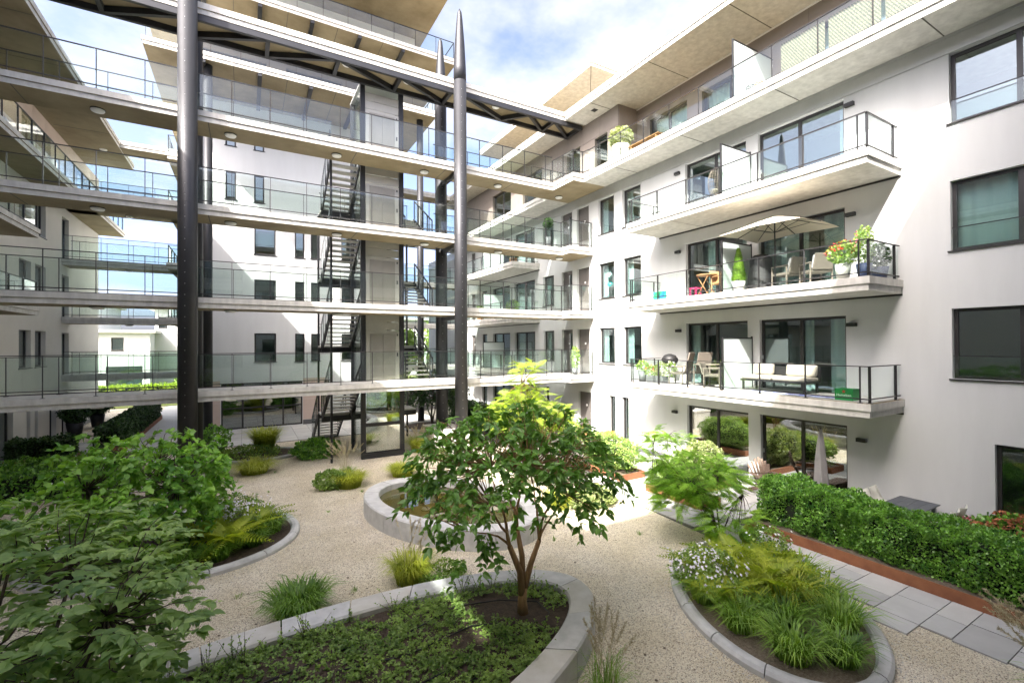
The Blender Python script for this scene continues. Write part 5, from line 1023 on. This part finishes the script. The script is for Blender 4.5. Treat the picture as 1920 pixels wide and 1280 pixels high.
ts_ = thing('terrace_sofa','wooden lounge seat with brown slats further along the roof terrace','bench',(14.3,11.6,f4)); MB().box(13.7,14.3,11.0,12.1,f4+.28,f4+.36).build('seat','wood',ts_); MB().box(14.3,14.36,11.0,12.1,f4+.28,f4+.75).build('backrest','wood',ts_)
for y in (11.05,12.0): MB().box(13.75,13.81,y,y+.06,f4,f4+.279).build('leg','wood',ts_)
for i, y in enumerate((4.42,5.66,6.9)):
    o = MB().box(13.21,13.225,y-.55,y+.60,f4+.10,f4+.93).build('bamboo_screen','bamboo_screen'); tag(o, ('woven bamboo screen behind the terrace glass, nearest the camera','middle woven bamboo screen behind the terrace glass','woven bamboo screen behind the terrace glass, next to the frosted screen')[i], 'screen', 'bamboo screens')
for x, y, n_ in ((13.5,8.6,'left'),(13.55,8.35,'right')):
    o = thing('wire_lantern', f'wire lantern on the roof terrace beside the frosted screen, {n_} one', 'lantern', (x,y,f4)); MB().lathe([(.10,0),(.12,.02),(.12,.34),(.06,.38)],(x,y,f4),14).build('body','wood' if n_ == 'right' else 'rail',o); o.children[0].modifiers.new('w','WIREFRAME').thickness = .012
# far balconies: greenery boxes
for k, yy, lm, w in ((2,22.4,'leaf_bush','with yellow flowers'),(3,22.3,'leaf_dark','with dark leaves'),(2,26.5,'leaf_bush','with climbing greenery')):
    pot_plant('planter_box', f'long balcony planter {w} on a far balcony, level {k}', (12.95,yy,ZB(k)+.35), .16,.26,'wood',(.25,.6,.35),700,.09,lm,square=True)
pot_plant('potted_palm','round-headed small tree standing on the third-level gallery by the doors',(12.4,17.3+.75,ZB(3)+.35),.14,.5,'pot_grey',(.22,.22,.22),500,.09,'leaf_dark',cz=ZB(3)+1.5)
pot_plant('potted_palm','tall spindly plant beside the doors on the first-level gallery',(13.6,17.6,ZB(1)+.35),.16,.3,'pot_grey',(.2,.2,.55),500,.09,'leaf_bush')
for o_, lab in (((13.9,17.2),'orange flower pot near the ground-floor slit windows'),((13.85,15.5),'small terracotta pot of orange flowers under the slit windows')): pot_plant('potted_flower', lab, (*o_,.03), .18,.32,'terracotta',(.25,.25,.22),400,.07,'leaf_bush','orange_flower',nf=22)
ch = thing('window_chime','white and teal hanging ornament behind a second-floor window','ornament',(14.62,16.2,7.0)); MB().lathe([(.02,-.16),(.13,-.05),(.13,.05),(.02,.16)],(14.62,16.25,7.75),14).build('disc','white_print',ch,True); MB().lathe([(.02,-.14),(.15,-.04),(.15,.06),(.02,.14)],(14.62,16.2,7.3),14).build('lower_disc','teal',ch,True); MB().tube([(14.62,16.23,8.2),(14.62,16.2,7.2)],.006,5).build('cord','white_print',ch)

# ------------------------------------------------------------------ beyond the courtyard
def house(label, x0,x1,y0,y1,h, wins_, flat=True, m='stucco', overhang=.5, group=None):
    t = thing('distant_house', label, 'house', ((x0+x1)/2,y0,0), group); Oh = Vector((x0,y0,0)); q = MB(); wall_holes(q, Oh, X, Z, -Y, 0, x1-x0, 0, h, wins_, .2)
    q.add([(x0,y0,0),(x0,y1,0),(x0,y1,h),(x0,y0,h)],[(0,1,2,3)]); q.add([(x1,y0,0),(x1,y1,0),(x1,y1,h),(x1,y0,h)],[(0,1,2,3)]); q.add([(x0,y0+1.5,0),(x1,y0+1.5,0),(x1,y0+1.5,h),(x0,y0+1.5,h)],[(0,1,2,3)]); q.build('wall',m,t)
    for w in wins_: window(t, Oh, X, Z, -Y, w, muls=(), fw_=.1)
    MB().box(x0-overhang,x1+overhang,y0-overhang,y1+overhang,h+.002,h+.28).build('roof','concrete_edge' if flat else 'roof_tile',t); return t
house('white flat-roofed house beyond the left gallery', -13.6,-8.6,60,70,6.0, [(1.9,2.9,4.2,5.5),(1.5,4.4,.6,2.6)]); house('white house with a porch roof set behind the nearer house', -8.6,-4.0,63,72,8.6, [(2.6,3.8,3.6,5.6),(.3,1.1,6.6,7.8),(2.5,3.6,6.9,8.0)])
house('long white block closing the view behind the left gallery', -30,-14.2,66,78,9.4, [(i*2.6+1,i*2.6+2.4,z,z+1.5) for i in range(5) for z in (1,4,7)]); house('grey-roofed block far behind the lift', 14,40,70,82,8.5, [(i*3.2+1,i*3.2+2.6,z,z+1.5) for i in range(7) for z in (1,4)])
for i, (x, y, r_, h, lab) in enumerate(((13.5,48,2.6,6.5,'pale green tree behind the right-hand far gallery'),(-3.2,50,2.0,2.6,'bushy tree at the end of the left path'),(9,58,4,8,'wide tree far behind the lift tower'),(24,56,5,9,'tall tree beyond the right block'),(-24,56,4,7,'tree beyond the left block'))):
    t = thing('distant_tree', lab, 'tree', (x,y,0)); MB().tube([(x,y,0),(x+.1,y,h*.5),(x,y,h*.8)],[.25,.18,.06],8).build('trunk','bark_dark',t,True); U = sph(2600,.35); k = 1+.25*np.sin(U[:,0]*5+i)*np.sin(U[:,1]*6+1)*np.cos(U[:,2]*5); P = np.array((x,y,h*.62))+U*np.array((r_,r_,h*.38))*k[:,None]
    scatter('crown', P, U+runit(len(P))*.8, runit(len(P))+U, RNG.uniform(.25,.5,len(P)), TS, 'leaf_tree_far', t)['kind'] = 'stuff'
vg = thing('clipped_hedge', 'sunlit yellow-green hedge across the end of the left path', 'hedge', (-9,46,0)); hedge_leaves('foliage', vg, -13.5,-3.4,45.5,46.6,.0,1.5, 260, .14, 'leaf_yellow', lump=.12)

# small weeds pushing up through the gravel and stones spilled along the kerbs
n = 0
for i in range(46):
    x, y = rnd.uniform(-1,9.2), rnd.uniform(7.8,19)
    if any(((x-c[0])**2+(y-c[1])**2) < R*R for c, R in (((4.66,11.56),3.0),((-1.5,13.1),3.0),((7.9,4.9),2.5),((.46,21.8),1.9))): continue
    tuft('tiny weed growing through the gravel', (x,y,0), rnd.uniform(.05,.12), rnd.uniform(.05,.12), 22, rnd.choice(('grass_blade','grass_dark')), .008, group='weeds in the gravel', cat='weed')
nst = 5200; tt = RNG.uniform(0,2*np.pi,nst); P = []
for (c, a, b, d) in (((-.29,5.78),5.44,1.98,(.99,.138)),((4.657,11.563),2.734,1.741,(.407,-.913)),((7.9,4.88),2.32,1.51,(.6,.8)),((-1.49,13.13),2.71,2.2,(.938,-.348))):
    L = math.hypot(*d); dd = (d[0]/L,d[1]/L)
    for t_ in RNG.uniform(0,2*np.pi,1300): g_ = .01+abs(RNG.normal())*.35; x, y = ell(c,a,b,dd,t_,g_); P.append((x,y,.004))
P = np.array(P); V = np.array([(1,0,0),(0,1,0),(-1,0,0),(0,-1,0),(0,0,.8),(.7,.7,.1),(-.7,.7,.1),(-.7,-.7,.1),(.7,-.7,.1)])
ps = scatter('loose_pebbles', P, np.stack([RNG.normal(size=len(P)),RNG.normal(size=len(P)),np.zeros(len(P))],-1), np.tile((0,0,1.),(len(P),1)), RNG.uniform(.006,.014,len(P)), (V,[(0,5,4),(5,1,4),(1,6,4),(6,2,4),(2,7,4),(7,3,4),(3,8,4),(8,0,4)]), 'plinth_stone'); tag(ps, 'loose pale pebbles lying along the bed kerbs', 'pebbles', kind='stuff')
